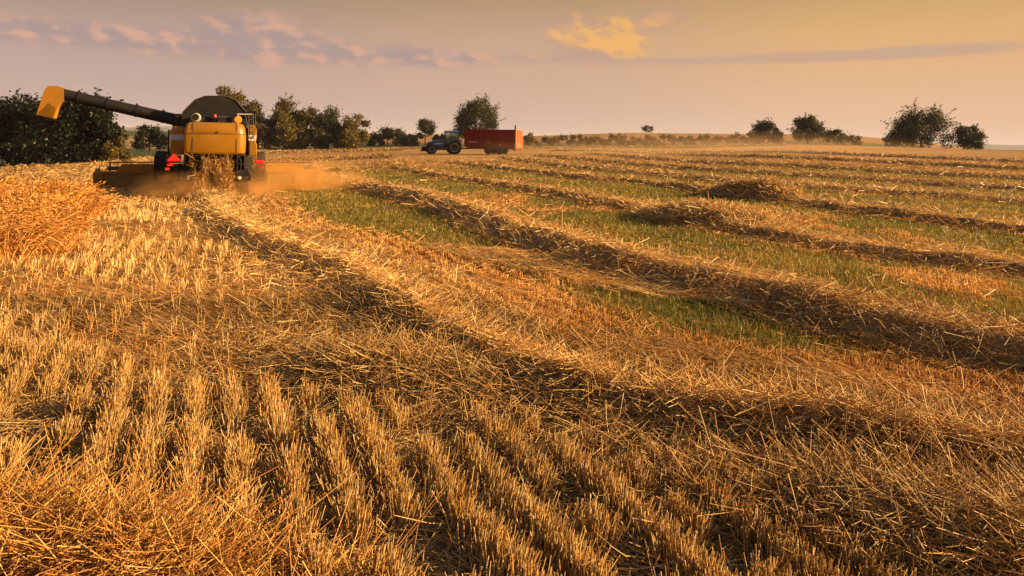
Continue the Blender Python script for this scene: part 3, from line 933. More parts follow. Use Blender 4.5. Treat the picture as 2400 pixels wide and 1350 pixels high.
def tree(name, label, x, y, h, wdt, seed, n, leaf, col, clear=.12, cat='tree', group=None, warm=.3, nblob=16, sparse_top=0.0):
    r = np.random.default_rng(seed)
    zb = g(x, y) - .1
    root = empty(name, (x, y, zb))
    tag(root, label, cat, group)
    ch = h * (1 - clear)
    cen = []; rad_ = []
    for k in range(nblob):
        th = r.uniform(0, 2 * PI); f = (k + .5) / nblob            # from low skirt to top
        zc = h * clear + ch * (.16 + .68 * f)
        full = math.sin(PI * min(1, .30 + .62 * f)) ** .7
        rr = wdt * .5 * full * (.25 + .6 * r.random() ** .5)
        cen.append(np.array([rr * math.cos(th), rr * math.sin(th), zc + r.normal(0, .05 * ch)]))
        rad_.append(min(wdt, ch * 1.2) * (.11 + .14 * r.random()))
    cen = np.array(cen); rad_ = np.array(rad_)
    # trunk and limbs
    mb = MB()
    tr = max(.04, h * .022)
    bow = r.normal(0, .02 * h, 2)
    mb.tube([(0, 0, 0), (bow[0] * .4, bow[1] * .4, h * .2), (bow[0], bow[1], h * .45), (bow[0] * .7, bow[1] * .7, h * .74)], [tr * 1.25, tr, tr * .75, tr * .3], 8)
    for c in cen:
        z0 = max(h * .12, min(c[2] * .6, h * .6)); f = z0 / (h * .45)
        st = Vector((bow[0] * min(f, 1), bow[1] * min(f, 1), z0)); en = Vector(c)
        mid = (st + en) / 2 + Vector(r.normal(0, .03 * h, 3))
        mb.tube([st, mid, en], [tr * .5, tr * .34, tr * .12], 6)
        for q in range(4):
            tip = en + Vector(r.normal(0, .12 * h, 3)); mb.tube([mid.lerp(en, .5), tip], [tr * .2, tr * .05], 4)
    mb.build('trunk', M_BARK, root, smooth=60)
    # crown
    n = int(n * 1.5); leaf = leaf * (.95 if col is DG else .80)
    b = r.integers(0, nblob, n)
    d = r.normal(size=(n, 3)); d /= np.linalg.norm(d, axis=1)[:, None]
    ru = r.random(n) ** .42 * (1 + .35 * (r.random(n) < .12))
    lump = 1 + .45 * (fbm(d[:, 0] * 2 + b * 7.1, d[:, 1] * 2 + d[:, 2] * 2.3, seed) - .5)
    pos = cen[b] + d * (rad_[b] * ru * lump)[:, None] * np.array([1.05, 1.05, .9])
    kp = pos[:, 2] > max(.05, h * clear * .35); pos = pos[kp]; b = b[kp]
    if sparse_top:
        kp = (pos[:, 2] < h * .72) | (r.random(len(pos)) > sparse_top); pos = pos[kp]; b = b[kp]
    # sprays that break the outline
    ns_ = 70; per = max(6, n // 600)
    sb = r.integers(0, nblob, ns_); sdir = r.normal(size=(ns_, 3)); sdir[:, 2] = np.abs(sdir[:, 2]) * .9 - .1
    sdir /= np.linalg.norm(sdir, axis=1)[:, None]
    tt = r.uniform(.75, 1.75, (ns_, per)) * r.uniform(.75, 1.1, (ns_, 1))
    sp_ = cen[sb][:, None, :] + sdir[:, None, :] * (rad_[sb][:, None] * tt)[:, :, None] + r.normal(0, leaf * .45, (ns_, per, 3))
    sp_ = sp_.reshape(-1, 3)
    pos = np.vstack([pos, sp_[sp_[:, 2] > h * clear * .35]])
    m = len(pos); bb = r.integers(0, nblob, m); bb[:len(b)] = b
    tint = r.uniform(.7, 1.3, nblob)[bb][:, None]
    C = np.array(col) * tint * r.uniform(.65, 1.35, m)[:, None]
    wm = (r.random(m) < warm)[:, None]
    C = np.where(wm, C * np.array([1.75, 1.25, .7]), C)
    me = leaves_mesh('crown', pos, leaf * r.uniform(.6, 1.4, m), np.clip(C, 0, .6), r)
    link('crown', me, M_LEAF, root)
    return root


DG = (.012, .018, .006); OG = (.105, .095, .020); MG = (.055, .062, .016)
LTREES = 'large dark trees at the left field edge'
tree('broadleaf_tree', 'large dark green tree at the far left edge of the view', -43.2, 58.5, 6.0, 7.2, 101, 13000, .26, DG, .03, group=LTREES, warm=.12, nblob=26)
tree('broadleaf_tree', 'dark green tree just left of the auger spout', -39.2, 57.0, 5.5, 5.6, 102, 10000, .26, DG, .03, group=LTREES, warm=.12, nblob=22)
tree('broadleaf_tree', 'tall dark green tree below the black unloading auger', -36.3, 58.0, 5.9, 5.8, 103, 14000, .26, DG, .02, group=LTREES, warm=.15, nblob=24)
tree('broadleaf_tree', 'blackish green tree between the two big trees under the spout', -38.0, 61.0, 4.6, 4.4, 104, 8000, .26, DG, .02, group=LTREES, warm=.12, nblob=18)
tree('shrub', 'small yellow green shrub at the right foot of the dark left trees', -33.4, 58.0, 2.4, 2.6, 105, 3000, .22, OG, .02, 'shrub', warm=.4, nblob=12)
tree('broadleaf_tree', 'small distant tree right of the dark left trees below the auger', -52.0, 90, 3.4, 3.0, 106, 2600, .26, MG, .04, group='small trees below the auger', nblob=12)
tree('broadleaf_tree', 'wide low tree seen between auger and combine side', -44.5, 84, 3.6, 5.0, 107, 3400, .26, DG, .25, group='small trees below the auger', nblob=14)
CT = 'tree row in the middle behind the combine'
tree('broadleaf_tree', 'tall tree rising directly behind the combine grain tank', -51.5, 125, 11.6, 9.5, 111, 9000, .42, OG, .03, group=CT, warm=.35, nblob=24)
tree('broadleaf_tree', 'rounded olive tree just right of the combine ladder', -46.2, 124, 9.0, 6.5, 112, 5500, .42, OG, .02, group=CT, warm=.35, nblob=18)
tree('broadleaf_tree', 'tallest airy topped olive tree right of the combine', -41.3, 124, 9.3, 6.6, 113, 6500, .40, OG, .02, group=CT, warm=.35, nblob=20, sparse_top=.35)
tree('broadleaf_tree', 'olive tree sloping down from the airy topped tree', -37.5, 124, 7.6, 5.5, 114, 5000, .40, OG, .02, group=CT, warm=.35, nblob=18)
tree('broadleaf_tree', 'dark bushy tree in the middle of the row right of the combine', -33.6, 125, 7.4, 6.2, 115, 5500, .42, MG, .02, group=CT, warm=.3, nblob=18)
tree('broadleaf_tree', 'half bare twiggy topped tree at the right end of the row', -28.9, 125, 7.3, 5.6, 116, 4300, .40, OG, .02, group=CT, warm=.35, nblob=18, sparse_top=.82)
tree('shrub', 'olive shrub filling the row below the tallest middle tree', -39.5, 120, 4.6, 6.0, 117, 3200, .40, OG, .0, 'shrub', group='shrubs along the middle tree row', warm=.4)
tree('shrub', 'brownish shrub low in the row beside the dusty header', -44.5, 119, 4.8, 6.0, 118, 3200, .40, (.07, .055, .016), .0, 'shrub', group='shrubs along the middle tree row', warm=.4)
tree('shrub', 'dark shrub under the bushy middle tree', -34.8, 121, 3.9, 5.6, 119, 2800, .40, MG, .0, 'shrub', group='shrubs along the middle tree row', warm=.3)
tree('shrub', 'yellowish shrub at the foot of the twiggy tree', -29.2, 121, 3.8, 5.2, 120, 2600, .40, OG, .0, 'shrub', group='shrubs along the middle tree row', warm=.4)
HB = 'hedge bushes between tree row and tractor'
for i, (px_, Y_, h_, w_, lb) in enumerate([
        (875, 150, 3.2, 4.6, 'low olive hedge bush right after the twiggy tree'), (908, 152, 4.2, 5.2, 'taller olive hedge bush midway between twiggy tree and tractor'),
        (940, 156, 3.6, 5.0, 'olive hedge bush left of the small round tree'), (962, 150, 2.6, 4.4, 'short hedge bush just left of the tractor front'),
        (1030, 152, 2.8, 4.4, 'dark hedge bush partly hidden behind the tractor cab'), (1060, 150, 2.4, 4.0, 'low hedge bush between tractor cab and red trailer')]):
    tree('bush', lb, (px_ - 1200) / 1600 * Y_, Y_, h_, w_, 130 + i, 2200, .40, OG if i % 2 else MG, .0, 'bush', HB, .3, 10)
tree('broadleaf_tree', 'small round crowned tree just left above the tractor', -20.6, 162, 6.2, 4.7, 140, 3200, .40, MG, .25, warm=.3, nblob=14)
tree('broadleaf_tree', 'large spreading dark tree standing behind the red trailer', -7.6, 150, 10.6, 10.4, 141, 9500, .42, MG, .12, warm=.25, nblob=26)
tree('shrub', 'thin shrub at the tail end of the red trailer', 3.6, 148, 3.0, 2.6, 142, 900, .36, OG, .05, 'shrub')
RH = 'bushes of the hedge below the brown hill'
for i in range(13):
    px_ = 1268 + i * 41 + (i * 37 % 17); Y_ = 156 + (i % 3) * 3
    lb = ['low brown green hedge bush first to the right of the trailer', 'hedge bush second right of the red trailer', 'hedge bush third right of the red trailer',
          'hedge bush fourth right of the red trailer', 'hedge bush fifth right of the red trailer', 'hedge bush below and left of the small hilltop shrub',
          'hedge bush directly below the small hilltop shrub', 'hedge bush just right below the small hilltop shrub', 'dusty hedge bush midway along the brown hill foot',
          'dusty hedge bush fourth left of the twin field trees', 'hedge bush third left of the twin field trees', 'hedge bush second left of the twin field trees',
          'hedge bush next to the left one of the twin field trees'][i]
    x_ = (px_ - 1200) / 1600 * Y_
    tree('bush', lb, x_, Y_, 2.0 + 1.0 * ((i * 7) % 5) / 5, 6.4, 150 + i, 2200, .42, (.105, .082, .03) if i % 3 else OG, .0, 'bush', RH, .3, 9)
tree('shrub', 'tiny lone shrub on the skyline of the brown hill', 59.5, 298, 3.4, 6.4, 170, 700, .5, MG, .1, 'shrub')
tree('broadleaf_tree', 'left one of the twin field trees on the right slope', 54.8, 146, 5.4, 5.8, 171, 4500, .38, MG, .04, group='trees at the right field edge', warm=.25, nblob=16)
tree('broadleaf_tree', 'right and taller one of the twin field trees on the right slope', 62.8, 145, 6.4, 6.6, 172, 5500, .38, MG, .03, group='trees at the right field edge', warm=.25, nblob=18)
tree('shrub', 'low round shrub right of the twin field trees', 67.6, 143, 3.6, 4.6, 173, 2000, .36, MG, .0, 'shrub')
tree('shrub', 'tiny shrub alone on the right field edge', 73.0, 146, 2.0, 3.6, 174, 900, .36, MG, .0, 'shrub')
tree('broadleaf_tree', 'biggest broad domed tree at the right field edge', 81.0, 135, 8.0, 11.5, 175, 11000, .40, MG, .03, group='trees at the right field edge', warm=.2, nblob=30)
tree('broadleaf_tree', 'lower domed tree joined to the right of the biggest dome', 87.5, 131, 4.6, 6.6, 176, 4800, .38, MG, .03, group='trees at the right field edge', warm=.2, nblob=16)
tree('shrub', 'low shrub at the left foot of the biggest domed tree', 75.8, 136, 2.8, 4.0, 177, 1400, .36, MG, .0, 'shrub')


# ------------------------------------------------------------------ wheels
def wheel(parent, c, r, wdt, rim_r, axis='x', rimmat=None, lugs=18, out=1):
    """Tyre with lugs and a dished rim; axis is the axle, out the outer side."""
    mb = MB(); hw = wdt / 2
    mb.lathe([(rim_r, -hw * .8), (r * .90, -hw), (r * .965, -hw * .8), (r * .97, 0), (r * .965, hw * .8), (r * .90, hw), (rim_r, hw * .8)], c, axis, 36)
    c = Vector(c)
    for k in range(lugs):
        for s in (-1, 1):
            a = 2 * PI * (k + (.5 if s > 0 else 0)) / lugs
            ra = Matrix.Rotation(a, 4, 'X' if axis == 'x' else 'Y')
            M = Matrix.Translation(c) @ ra @ Matrix.Translation((0, 0, r * .965)) @ Matrix.Rotation(s * .55, 4, 'Z')
            if axis == 'x': mb.box(s * hw * .02, s * hw * .98, -.03 * r / .8, .03 * r / .8, -.02, r * .04, M)
            else: mb.box(-.03 * r / .8, .03 * r / .8, s * hw * .02, s * hw * .98, -.02, r * .04, M)
    t = mb.build('tyre', M_RUB, None, smooth=35)
    m2 = MB(); o = out
    prof = [(.02, o * hw * .25), (rim_r * .35, o * hw * .25), (rim_r * .40, o * hw * .12), (rim_r * .8, o * hw * .30), (rim_r * .86, o * hw * .78), (rim_r * 1.0, o * hw * .84), (rim_r * 1.0, -o * hw * .7), (.02, -o * hw * .6)]
    if o < 0: prof = prof
    m2.lathe(prof, c, axis, 32)
    for k in range(8):
        a = 2 * PI * k / 8; u, v = rim_r * .28 * math.cos(a), rim_r * .28 * math.sin(a)
        if axis == 'x': m2.cyl(c + Vector((o * hw * .24, u, v)), c + Vector((o * hw * .32, u, v)), .02 * r / .8, n=8)
        else: m2.cyl(c + Vector((u, o * hw * .24, v)), c + Vector((u, o * hw * .32, v)), .02 * r / .8, n=8)
    wh = m2.build('rim', rimmat or M_RIM, None, smooth=35)
    root = bpy.data.objects.new('wheel', None); COL.objects.link(root)
    root.parent = parent
    t.parent = root; wh.parent = root
    return root


# ------------------------------------------------------------------ combine harvester
def build_combine():
    CX, CY = -9.84, 22.5
    R0 = empty('combine_harvester', (CX, CY, g(CX, CY) - .02), rad(23.6))
    tag(R0, 'yellow combine harvester seen from behind, black auger swung out to the left', 'combine harvester')
    # rear hood with rounded corners
    def outline(ins, x0=-.88, x1=1.0, y0=0.0, y1=1.35, rl=.10, rr=.30):
        pts = []
        def arc(cx, cy, r, a0, a1):
            for k in range(7):
                a = a0 + (a1 - a0) * k / 6
                pts.append((cx + r * math.cos(a), cy + r * math.sin(a)))
        x0 += ins; x1 -= ins; y0 += ins
        arc(x0 + rl, y0 + rl, rl, PI * 1.0, PI * 1.5)
        nmid = 8
        for k in range(1, nmid):
            f = k / nmid; pts.append((x0 + rl + (x1 - rr - x0 - rl) * f, y0 - .05 * math.sin(PI * f)))
        arc(x1 - rr, y0 + rr, rr, PI * 1.5, PI * 2.0)
        pts.append((x1, y1)); pts.append((x0, y1))
        return pts
    mb = MB(); rs = []
    for z, ins in ((1.49, .05), (1.53, .012), (1.60, 0), (1.85, -.012), (2.145, -.008), (2.16, .004), (2.175, -.004), (2.36, .02), (2.46, .06), (2.52, .13), (2.545, .24)):
        rs.append([(x, y, z) for x, y in outline(ins)])
    mb.rings(rs)
    mb.mi = 1
    for xs in (-.62, .70):
        prev = None
        for z, ins in ((1.52, .010), (1.60, 0), (1.85, -.012), (2.36, .02), (2.46, .06), (2.51, .12)):
            f = (xs + .78) / 1.48; y = ins - .05 * math.sin(PI * max(0, min(1, f))) - .006
            cur = (z, y)
            if prev:
                mb._add([(xs - .013, prev[1] - .004, prev[0]), (xs + .013, prev[1] - .004, prev[0]), (xs + .013, cur[1] - .004, cur[0]), (xs - .013, cur[1] - .004, cur[0])], [(0, 1, 2, 3)])
            prev = cur
    sm = []
    for dz, ins in ((-.010, -.016), (.010, -.016)):
        sm.append([(x, y, 2.16 + dz) for x, y in outline(ins)])
    mb.rings(sm, cap=False)
    hood = mb.build('rear_hood', [M_YEL, M_SEAM], R0, smooth=38)
    l = MB(); l.lathe([(.0, -.075), (.035, -.075), (.04, -.05), (.04, 0)], (.12, -.0, 2.215), 'y', 14); l.build('latch', M_SEAM, hood, smooth=40)
    # side panels
    a = MB()
    a.prism([(-1.32, 1.44), (-1.32, 2.22), (-1.25, 2.40), (-.92, 2.40), (-.92, 1.44)], 'y', 1.0, 4.6)
    sp = a.build('side_panel', M_YEL, R0, .025)
    s = MB(); s.prism([(-1.325, 1.93), (-1.325, 2.12), (-.915, 2.12), (-.915, 1.93)], 'y', .994, 4.2); s.build('stripe', M_BLUES, sp)
    s = MB(); s.box(-1.328, -.918, .992, 1.2, 2.205, 2.222); s.build('panel_gap', M_SEAM, sp)
    a = MB()
    a.prism([(1.14, 1.35), (1.14, 2.50), (1.30, 2.50), (1.38, 2.36), (1.39, 2.12), (1.36, 1.92), (1.41, 1.78), (1.41, 1.35)], 'y', 1.0, 4.6)
    sp2 = a.build('side_panel', M_YEL, R0, .03)
    s = MB(); s.prism([(1.13, 1.94), (1.13, 2.14), (1.395, 2.14), (1.372, 1.94)], 'y', .992, 4.2); s.build('stripe', M_WHITE, sp2)
    a = MB(); a.prism([(1.20, 1.02), (1.17, 1.35), (1.40, 1.35), (1.38, 1.10), (1.27, 1.0)], 'y', .98, 1.6); a.build('skirt_panel', M_YEL, R0, .02)
    # dark chassis and straw outlet
    c = MB(); c.box(-.92, 1.12, 1.35, 4.8, .85, 2.4); c.box(-.70, .72, .70, 1.5, .75, 1.52); c.box(-.88, 1.0, .25, 1.3, 1.42, 1.50)
    c.box(-.55, .55, 4.8, 6.1, .25, 1.1)
    c.box(-1.2, -1.0, .3, 1.2, 1.2, 1.42); c.box(.95, 1.25, .25, 1.3, .95, 1.40)
    c.build('chassis', M_DARK, R0, .02)
    c = MB(); c.box(-.74, -.69, .02, .72, .72, 1.49); c.box(.71, .76, .02, .72, .72, 1.49); c.prism([(.72, .25), (.72, .95), (.05, 1.47), (.05, 1.43), (.66, .9), (.66, .25)], 'x', -.69, .71)
    c.build('straw_chute', M_BLK, R0, .01)
    # spreader wings with their stickers
    for sx in (-1, 1):
        q = MB()
        x0, x1 = (-1.06, -.66) if sx < 0 else (.70, 1.17)
        q.prism([(x0, .64), (x0 + (.0 if sx > 0 else .10), .94), (x1 - (.10 if sx > 0 else 0), 1.02 if sx > 0 else .90), (x1, .78), (x1, .60)], 'y', -.10, .35)
        wg = q.build('spreader_wing', M_BLK, R0, .02)
        k = MB(); k.lathe([(0, -.104), (.06, -.104), (.06, -.10)], (-.72 if sx < 0 else .82, 0, .71), 'y', 16); k.build('sticker', M_WHITE, wg)
        k = MB(); cxs = -.93 if sx < 0 else 1.02
        k.prism([(cxs - .09, .69), (cxs + .02, .72), (cxs + .09, .76), (cxs - .02, .73)] if sx > 0 else [(cxs - .09, .72), (cxs + .03, .66), (cxs + .09, .66), (cxs - .03, .72)], 'y', -.106, -.10); k.build('sticker', M_YEL, wg)
    # engine deck and grain tank
    d = MB(); d.box(-1.0, 1.05, 1.2, 2.5, 2.40, 2.80); d.box(-.75, -.35, .9, 1.3, 2.45, 2.72); d.box(.1, .6, 1.0, 1.2, 2.45, 2.74); d.box(-1.25, -.85, 2.0, 3.1, 2.40, 2.86)
    d.box(1.0, 1.24, .85, 1.2, 2.78, 2.96); d.tube([(-.9, 1.1, 2.6), (-.3, 1.0, 2.78), (.3, 1.05, 2.66), (.9, 1.1, 2.76)], .03, 8); d.tube([(.75, .9, 2.5), (.76, .9, 2.86)], .035)
    d.build('engine_deck', M_BLK, R0, .02)
    tpoly = [(-1.06, 2.78), (-1.03, 2.92), (-.64, 3.38), (-.30, 3.535), (.40, 3.555), (.74, 3.42), (1.11, 2.96), (1.12, 2.78)]
    t = MB(); t.prism(tpoly, 'y', 2.5, 4.4)
    tk = t.build('grain_tank', M_BLK, R0, .015)
    e = MB()
    for p, q in zip(tpoly[1:6], tpoly[2:7]):
        e.tube([(p[0], 2.49, p[1]), (q[0], 2.49, q[1])], .018, 6)
    e.build('tank_rim', M_DARK, tk)
    # intake, lamps
    i = MB(); i.lathe([(.11, .1), (.15, .06), (.155, -.02), (.14, -.06), (.12, -.07)], (-.54, .62, 2.70), 'y', 24); i.tube([(-.62, .64, 2.52), (-.6, .64, 2.6)], .03)
    it = i.build('air_intake', M_IVORY, R0, smooth=50)
    i = MB(); i.lathe([(.0, -.09), (.105, -.09), (.11, -.06)], (-.555, .62, 2.715), 'y', 20); i.build('intake_opening', M_BLK, it)
    b = MB(); b.lathe([(.055, 0), (.06, .06), (.045, .11), (.0, .125)], (.03, 1.15, 2.72), 'z', 16); b.cyl((.03, 1.15, 2.6), (.03, 1.15, 2.73), .03); b.build('beacon', M_RED, R0, smooth=50)
    b = MB(); b.lathe([(0, -.03), (.11, -.025), (.125, 0), (.11, .02), (0, .025)], (.75, .3, 2.66), 'y', 20); dk = b.build('indicator_disc', M_ORANGE, R0, smooth=50)
    b = MB(); b.cyl((.74, .28, 2.45), (.74, .28, 2.86), .014, n=8); b.cyl((.70, .28, 2.84), (1.22, .60, 2.86), .013, n=8); b.lathe([(0, -.02), (.022, 0), (0, .02)], (.72, .28, 2.85), 'z', 10); b.build('handrail', M_STEEL, R0)
    b = MB()
    for k in range(7): b.box(.12, .66, 1.10, 1.14, 2.56 + k * .032, 2.572 + k * .032)
    b.build('vent_grille', M_STEEL, R0)
    for pth in ([(.78, .12, 1.44), (.86, .05, 1.25), (.84, .1, 1.0), (.92, .3, .8)], [(-.80, .12, 1.44), (-.92, .05, 1.2), (-.86, .15, .95), (-.98, .4, .75)]):
        b = MB(); b.tube(pth, .018, 6); b.build('hose', M_RUB, R0)
    # ladder to the deck
    b = MB()
    for x in (1.10, 1.25):
        b.tube([(x, .58, 2.88), (x, .56, 2.3), (x - .01, .55, 2.06)], .014, 8)
    for z in (2.78, 2.58, 2.40, 2.22, 2.08):
        b.cyl((1.10, .57, z), (1.25, .57, z), .012, n=8)
    b.tube([(.98, .6, 2.86), (1.10, .55, 2.30)], .012, 8); b.box(1.06, 1.28, .5, .62, 2.02, 2.06); b.tube([(1.32, .7, 2.85), (1.33, .7, 2.3), (1.27, .65, 2.08)], .014, 8)
    b.build('ladder', M_DARK, R0)
    b = MB()
    b.tube([(1.06, .3, 1.44), (1.40, .3, 1.45), (1.52, .3, 1.42), (1.53, .3, 1.26)], .016, 8); b.tube([(1.06, .3, 1.33), (1.30, .3, 1.34), (1.38, .3, 1.28)], .014, 8)
    b.tube([(1.5, .3, 1.4), (1.62, .3, 1.34), (1.66, .3, 1.26)], .012, 8); b.tube([(.80, .25, 1.16), (1.14, .25, 1.12)], .015, 8); b.tube([(1.10, .3, 1.46), (1.09, .3, .85)], .016, 8); b.tube([(1.18, .55, 2.05), (1.15, .5, 1.45)], .012, 8)
    b.build('lamp_bracket', M_DARK, R0)
    b = MB(); b.box(1.32, 1.60, .20, .30, 1.15, 1.28); b.build('tail_lamp', M_RED, R0, .03)
    b = MB(); b.box(1.45, 1.58, .22, .28, 1.02, 1.09); b.build('reflector', M_RED, R0, .01)
    b = MB(); b.box(-1.38, -1.17, .15, .26, 1.09, 1.20); b.build('tail_lamp', M_RED, R0, .03)
    b = MB(); b.box(-1.42, -1.30, .18, .26, .96, 1.04); b.build('reflector', M_RED, R0, .01)
    b = MB(); b.tube([(-1.1, .4, 1.3), (-1.3, .3, 1.24), (-1.36, .3, 1.0)], .02, 8); b.box(-1.42, -1.34, .3, .4, 1.22, 1.48); b.build('lamp_bracket', M_DARK, R0)
    b = MB(); b.prism([(-1.34, 1.255), (-1.36, 1.29), (-1.185, 1.50), (-1.145, 1.50), (-.97, 1.29), (-.99, 1.255)], 'y', .02, .045); tri = b.build('warning_triangle', M_RED, R0, .004)
    # left steps and rails
    b = MB()
    b.tube([(-1.45, 3, 2.02), (-1.78, 3, 2.0), (-1.80, 3, 1.82), (-1.72, 3, 1.78), (-1.45, 3, 1.80)], .018, 8); b.tube([(-1.45, 3, 1.93), (-1.66, 3, 1.92), (-1.74, 3, 1.78), (-1.78, 3, 1.52), (-1.6, 3, 1.50)], .018, 8)
    b.tube([(-1.48, 3, 2.3), (-1.48, 3, 1.0)], .03, 8); b.tube([(-1.40, 3, 2.3), (-1.40, 3, 1.0)], .03, 8)
    for z in (1.1, 1.35, 1.6): b.box(-1.9, -1.4, 3.0, 3.3, z, z + .03)
    b.build('steps', M_BLK, R0)
    # cab in front
    cb = MB(); cb.box(-.8, .8, 4.7, 6.1, 1.7, 1.95); cb.box(-.86, .86, 4.6, 6.2, 3.15, 3.32)
    for x in (-.78, .74):
        for y in (4.72, 6.0): cb.box(x, x + .05, y, y + .06, 1.95, 3.15)
    cab = cb.build('cab', M_YEL, R0, .03)
    cg = MB(); cg.box(-.74, .74, 4.8, 5.98, 1.96, 3.14); cg.build('window', M_GLASS, cab)
    # wheels
    for x, o in ((-1.72, -1), (1.60, 1)): wheel(R0, (x, 4.7, .72), .76, .62, .38, 'x', M_YEL2, 20, o)
    for x, o in ((-.93, -1), (.95, 1)): wheel(R0, (x, 1.25, .56), .57, .42, .28, 'x', M_YEL2, 16, o)
    ax = MB(); ax.box(-.8, .8, 1.15, 1.35, .48, .66); ax.build('axle', M_DARK, R0, .02)
    ax = MB(); ax.box(-1.5, 1.4, 4.55, 4.85, .70, 1.0); ax.build('axle', M_DARK, R0, .02)
    # unloading auger
    A0, A1 = Vector((-1.25, 3.2, 2.66)), Vector((-4.80, 3.2, 3.46)); dr = (A1 - A0).normalized()
    b = MB(); b.tube([(-1.15, 3.4, 2.3), (-1.15, 3.25, 2.52), A0, A0 + dr * .3], [.24, .24, .225, .215], 18); b.tube([A0 + dr * .3, A1], [.212, .195], 24)
    for f in (.12, .36, .62, .86):
        p = A0.lerp(A1, f); b.tube([p - dr * .03, p + dr * .03], .226, 24); b.box(p.x - .03, p.x + .03, p.y - .04, p.y + .04, p.z + .2, p.z + .27)
    au = b.build('unloading_auger', M_BLK, R0, smooth=40)
    b = MB()
    yw = .25
    sect = [(-4.72, 3.66, -4.70, 3.24), (-4.95, 3.71, -4.78, 3.22), (-5.16, 3.70, -4.84, 3.10)]
    rings = []
    for (xa, za, xb, zb_) in [(-4.70, 3.64, -4.70, 3.25), (-4.92, 3.72, -4.80, 3.16), (-5.17, 3.70, -4.86, 3.05), (-5.27, 3.52, -4.90, 2.95), (-5.36, 3.15, -4.95, 2.80), (-5.47, 2.72, -5.00, 2.62)]:
        rings.append([(xa, 3.2 - yw, za), (xb, 3.2 - yw, zb_), (xb, 3.2 + yw, zb_), (xa, 3.2 + yw, za)])
    b.rings(rings, cap=False)
    so = b.build('spout', M_YEL2, au)
    md = so.modifiers.new('sheet', 'SOLIDIFY'); md.thickness = .012
    b = MB(); b._add([(-5.15, 2.943, 3.15), (-4.93, 2.93, 2.98), (-5.0, 2.90, 2.62), (-5.47, 2.94, 2.72)], [(0, 1, 2, 3)]); b._add([(-5.15, 2.943, 3.15), (-5.47, 2.94, 2.72), (-5.0, 2.90, 2.62), (-4.93, 2.93, 2.98)], [(0, 1, 2, 3)])
    b.build('flap', M_YEL2, so)
    # header
    h = MB()
    h.box(-4.05, 4.25, 5.94, 6.10, .58, .67); h.box(-4.05, 4.25, 5.92, 6.08, .0, .09); h.mi = 1; h.box(-4.05, 4.25, 6.0, 6.06, .09, .58)
    h.box(-4.05, 4.25, 6.06, 7.2, -.04, .02)
    for x in (-3.0, -2.0, -.9, 1.0, 2.1, 3.2): h.box(x, x + .06, 5.95, 6.0, .09, .58)
    h.tube([(-3.7, 5.95, .25), (-3.35, 5.95, .50)], .02, 6)
    hd = h.build('header', [M_YEL2, M_BROWN], R0, .012)
    for xa, xb, fl in ((-3.45, -.7, 1), (.8, 3.62, -1)):
        q = MB()
        pl = [(xa, .67), (xa + (.18 if fl > 0 else 0), .95), (xb - (0 if fl > 0 else .16), .99 if fl < 0 else .95), (xb, .67)]
        q.prism(pl, 'y', 6.0, 6.05); q.build('upper_panel', M_YEL2, hd, .01)
    for x in (-4.12, 4.18):
        q = MB()
        q.prism([(5.9, .0), (5.9, .62), (6.1, .78), (7.0, .60), (8.2, .02), (8.2, -.03)], 'x', x - .06, x + .10)
        q.box(x - .1 if x < 0 else x - .06, x + .24 if x < 0 else x + .16, 5.82, 5.9, .0, .64)
        q.build('end_divider', M_YEL, hd, .02)
    q = MB(); q.tube([(-3.9, 7.1, .75), (4.1, 7.1, .75)], .07, 10)
    for k in range(6):
        a = 2 * PI * k / 6; y_, z_ = 7.1 + .48 * math.cos(a), .75 + .48 * math.sin(a) * .55
        q.tube([(-3.9, y_, z_), (4.1, y_, z_)], .02, 6)
        for x in np.arange(-3.8, 4.1, .25): q.tube([(x, y_, z_), (x, y_ + .03, z_ - .16)], .006, 4)
        for x in (-3.8, 0, 4.0): q.tube([(x, 7.1, .75), (x, y_, z_)], .015, 6)
    q.build('reel', M_DARK, hd)
    q = MB(); q.tube([(-4.0, 6.35, .3), (4.2, 6.35, .3)], .16, 14)
    for k in range(160):
        x = -3.95 + 8.1 * k / 160; a = k * .5 * (1 if x < 0 else -1); q.box(x, x + .055, 6.35 + .2 * math.cos(a) - .05, 6.35 + .2 * math.cos(a) + .05, .3 + .2 * math.sin(a) - .05, .3 + .2 * math.sin(a) + .05)
    q.build('feed_auger', M_STEEL, hd)
    for pth, rr in (([(3.62, 6.0, .72), (4.06, 6.0, .70), (4.06, 6.0, .86)], .018), ([(-4.02, 6.0, .6), (-4.02, 6.0, .9)], .014), ([(-4.0, 6.02, .73), (-3.4, 6.02, .71)], .014), ([(-1.9, 5.9, .5), (-1.95, 5.9, .98), (-1.7, 5.9, 1.0), (-1.68, 5.9, .6)], .03)):
        q = MB(); q.tube(pth, rr, 8); q.build('reel_lift', M_BLK, hd)
    q = MB(); q.lathe([(.02, -.12), (.15, -.1), (.17, 0), (.15, .1), (.02, .12)], (-1.75, 5.75, .12), 'x', 16); q.build('gauge_wheel', M_BLK, hd, smooth=40)
    return R0
COMB = build_combine()


def comb_pt(x, y, z):
    c, s_ = math.cos(rad(23.6)), math.sin(rad(23.6))
    return np.array([-9.84 + x * c - y * s_, 22.5 + x * s_ + y * c, 0]) + np.array([0, 0, 1.0]) * (z + g(-9.84, 22.5) - .02)


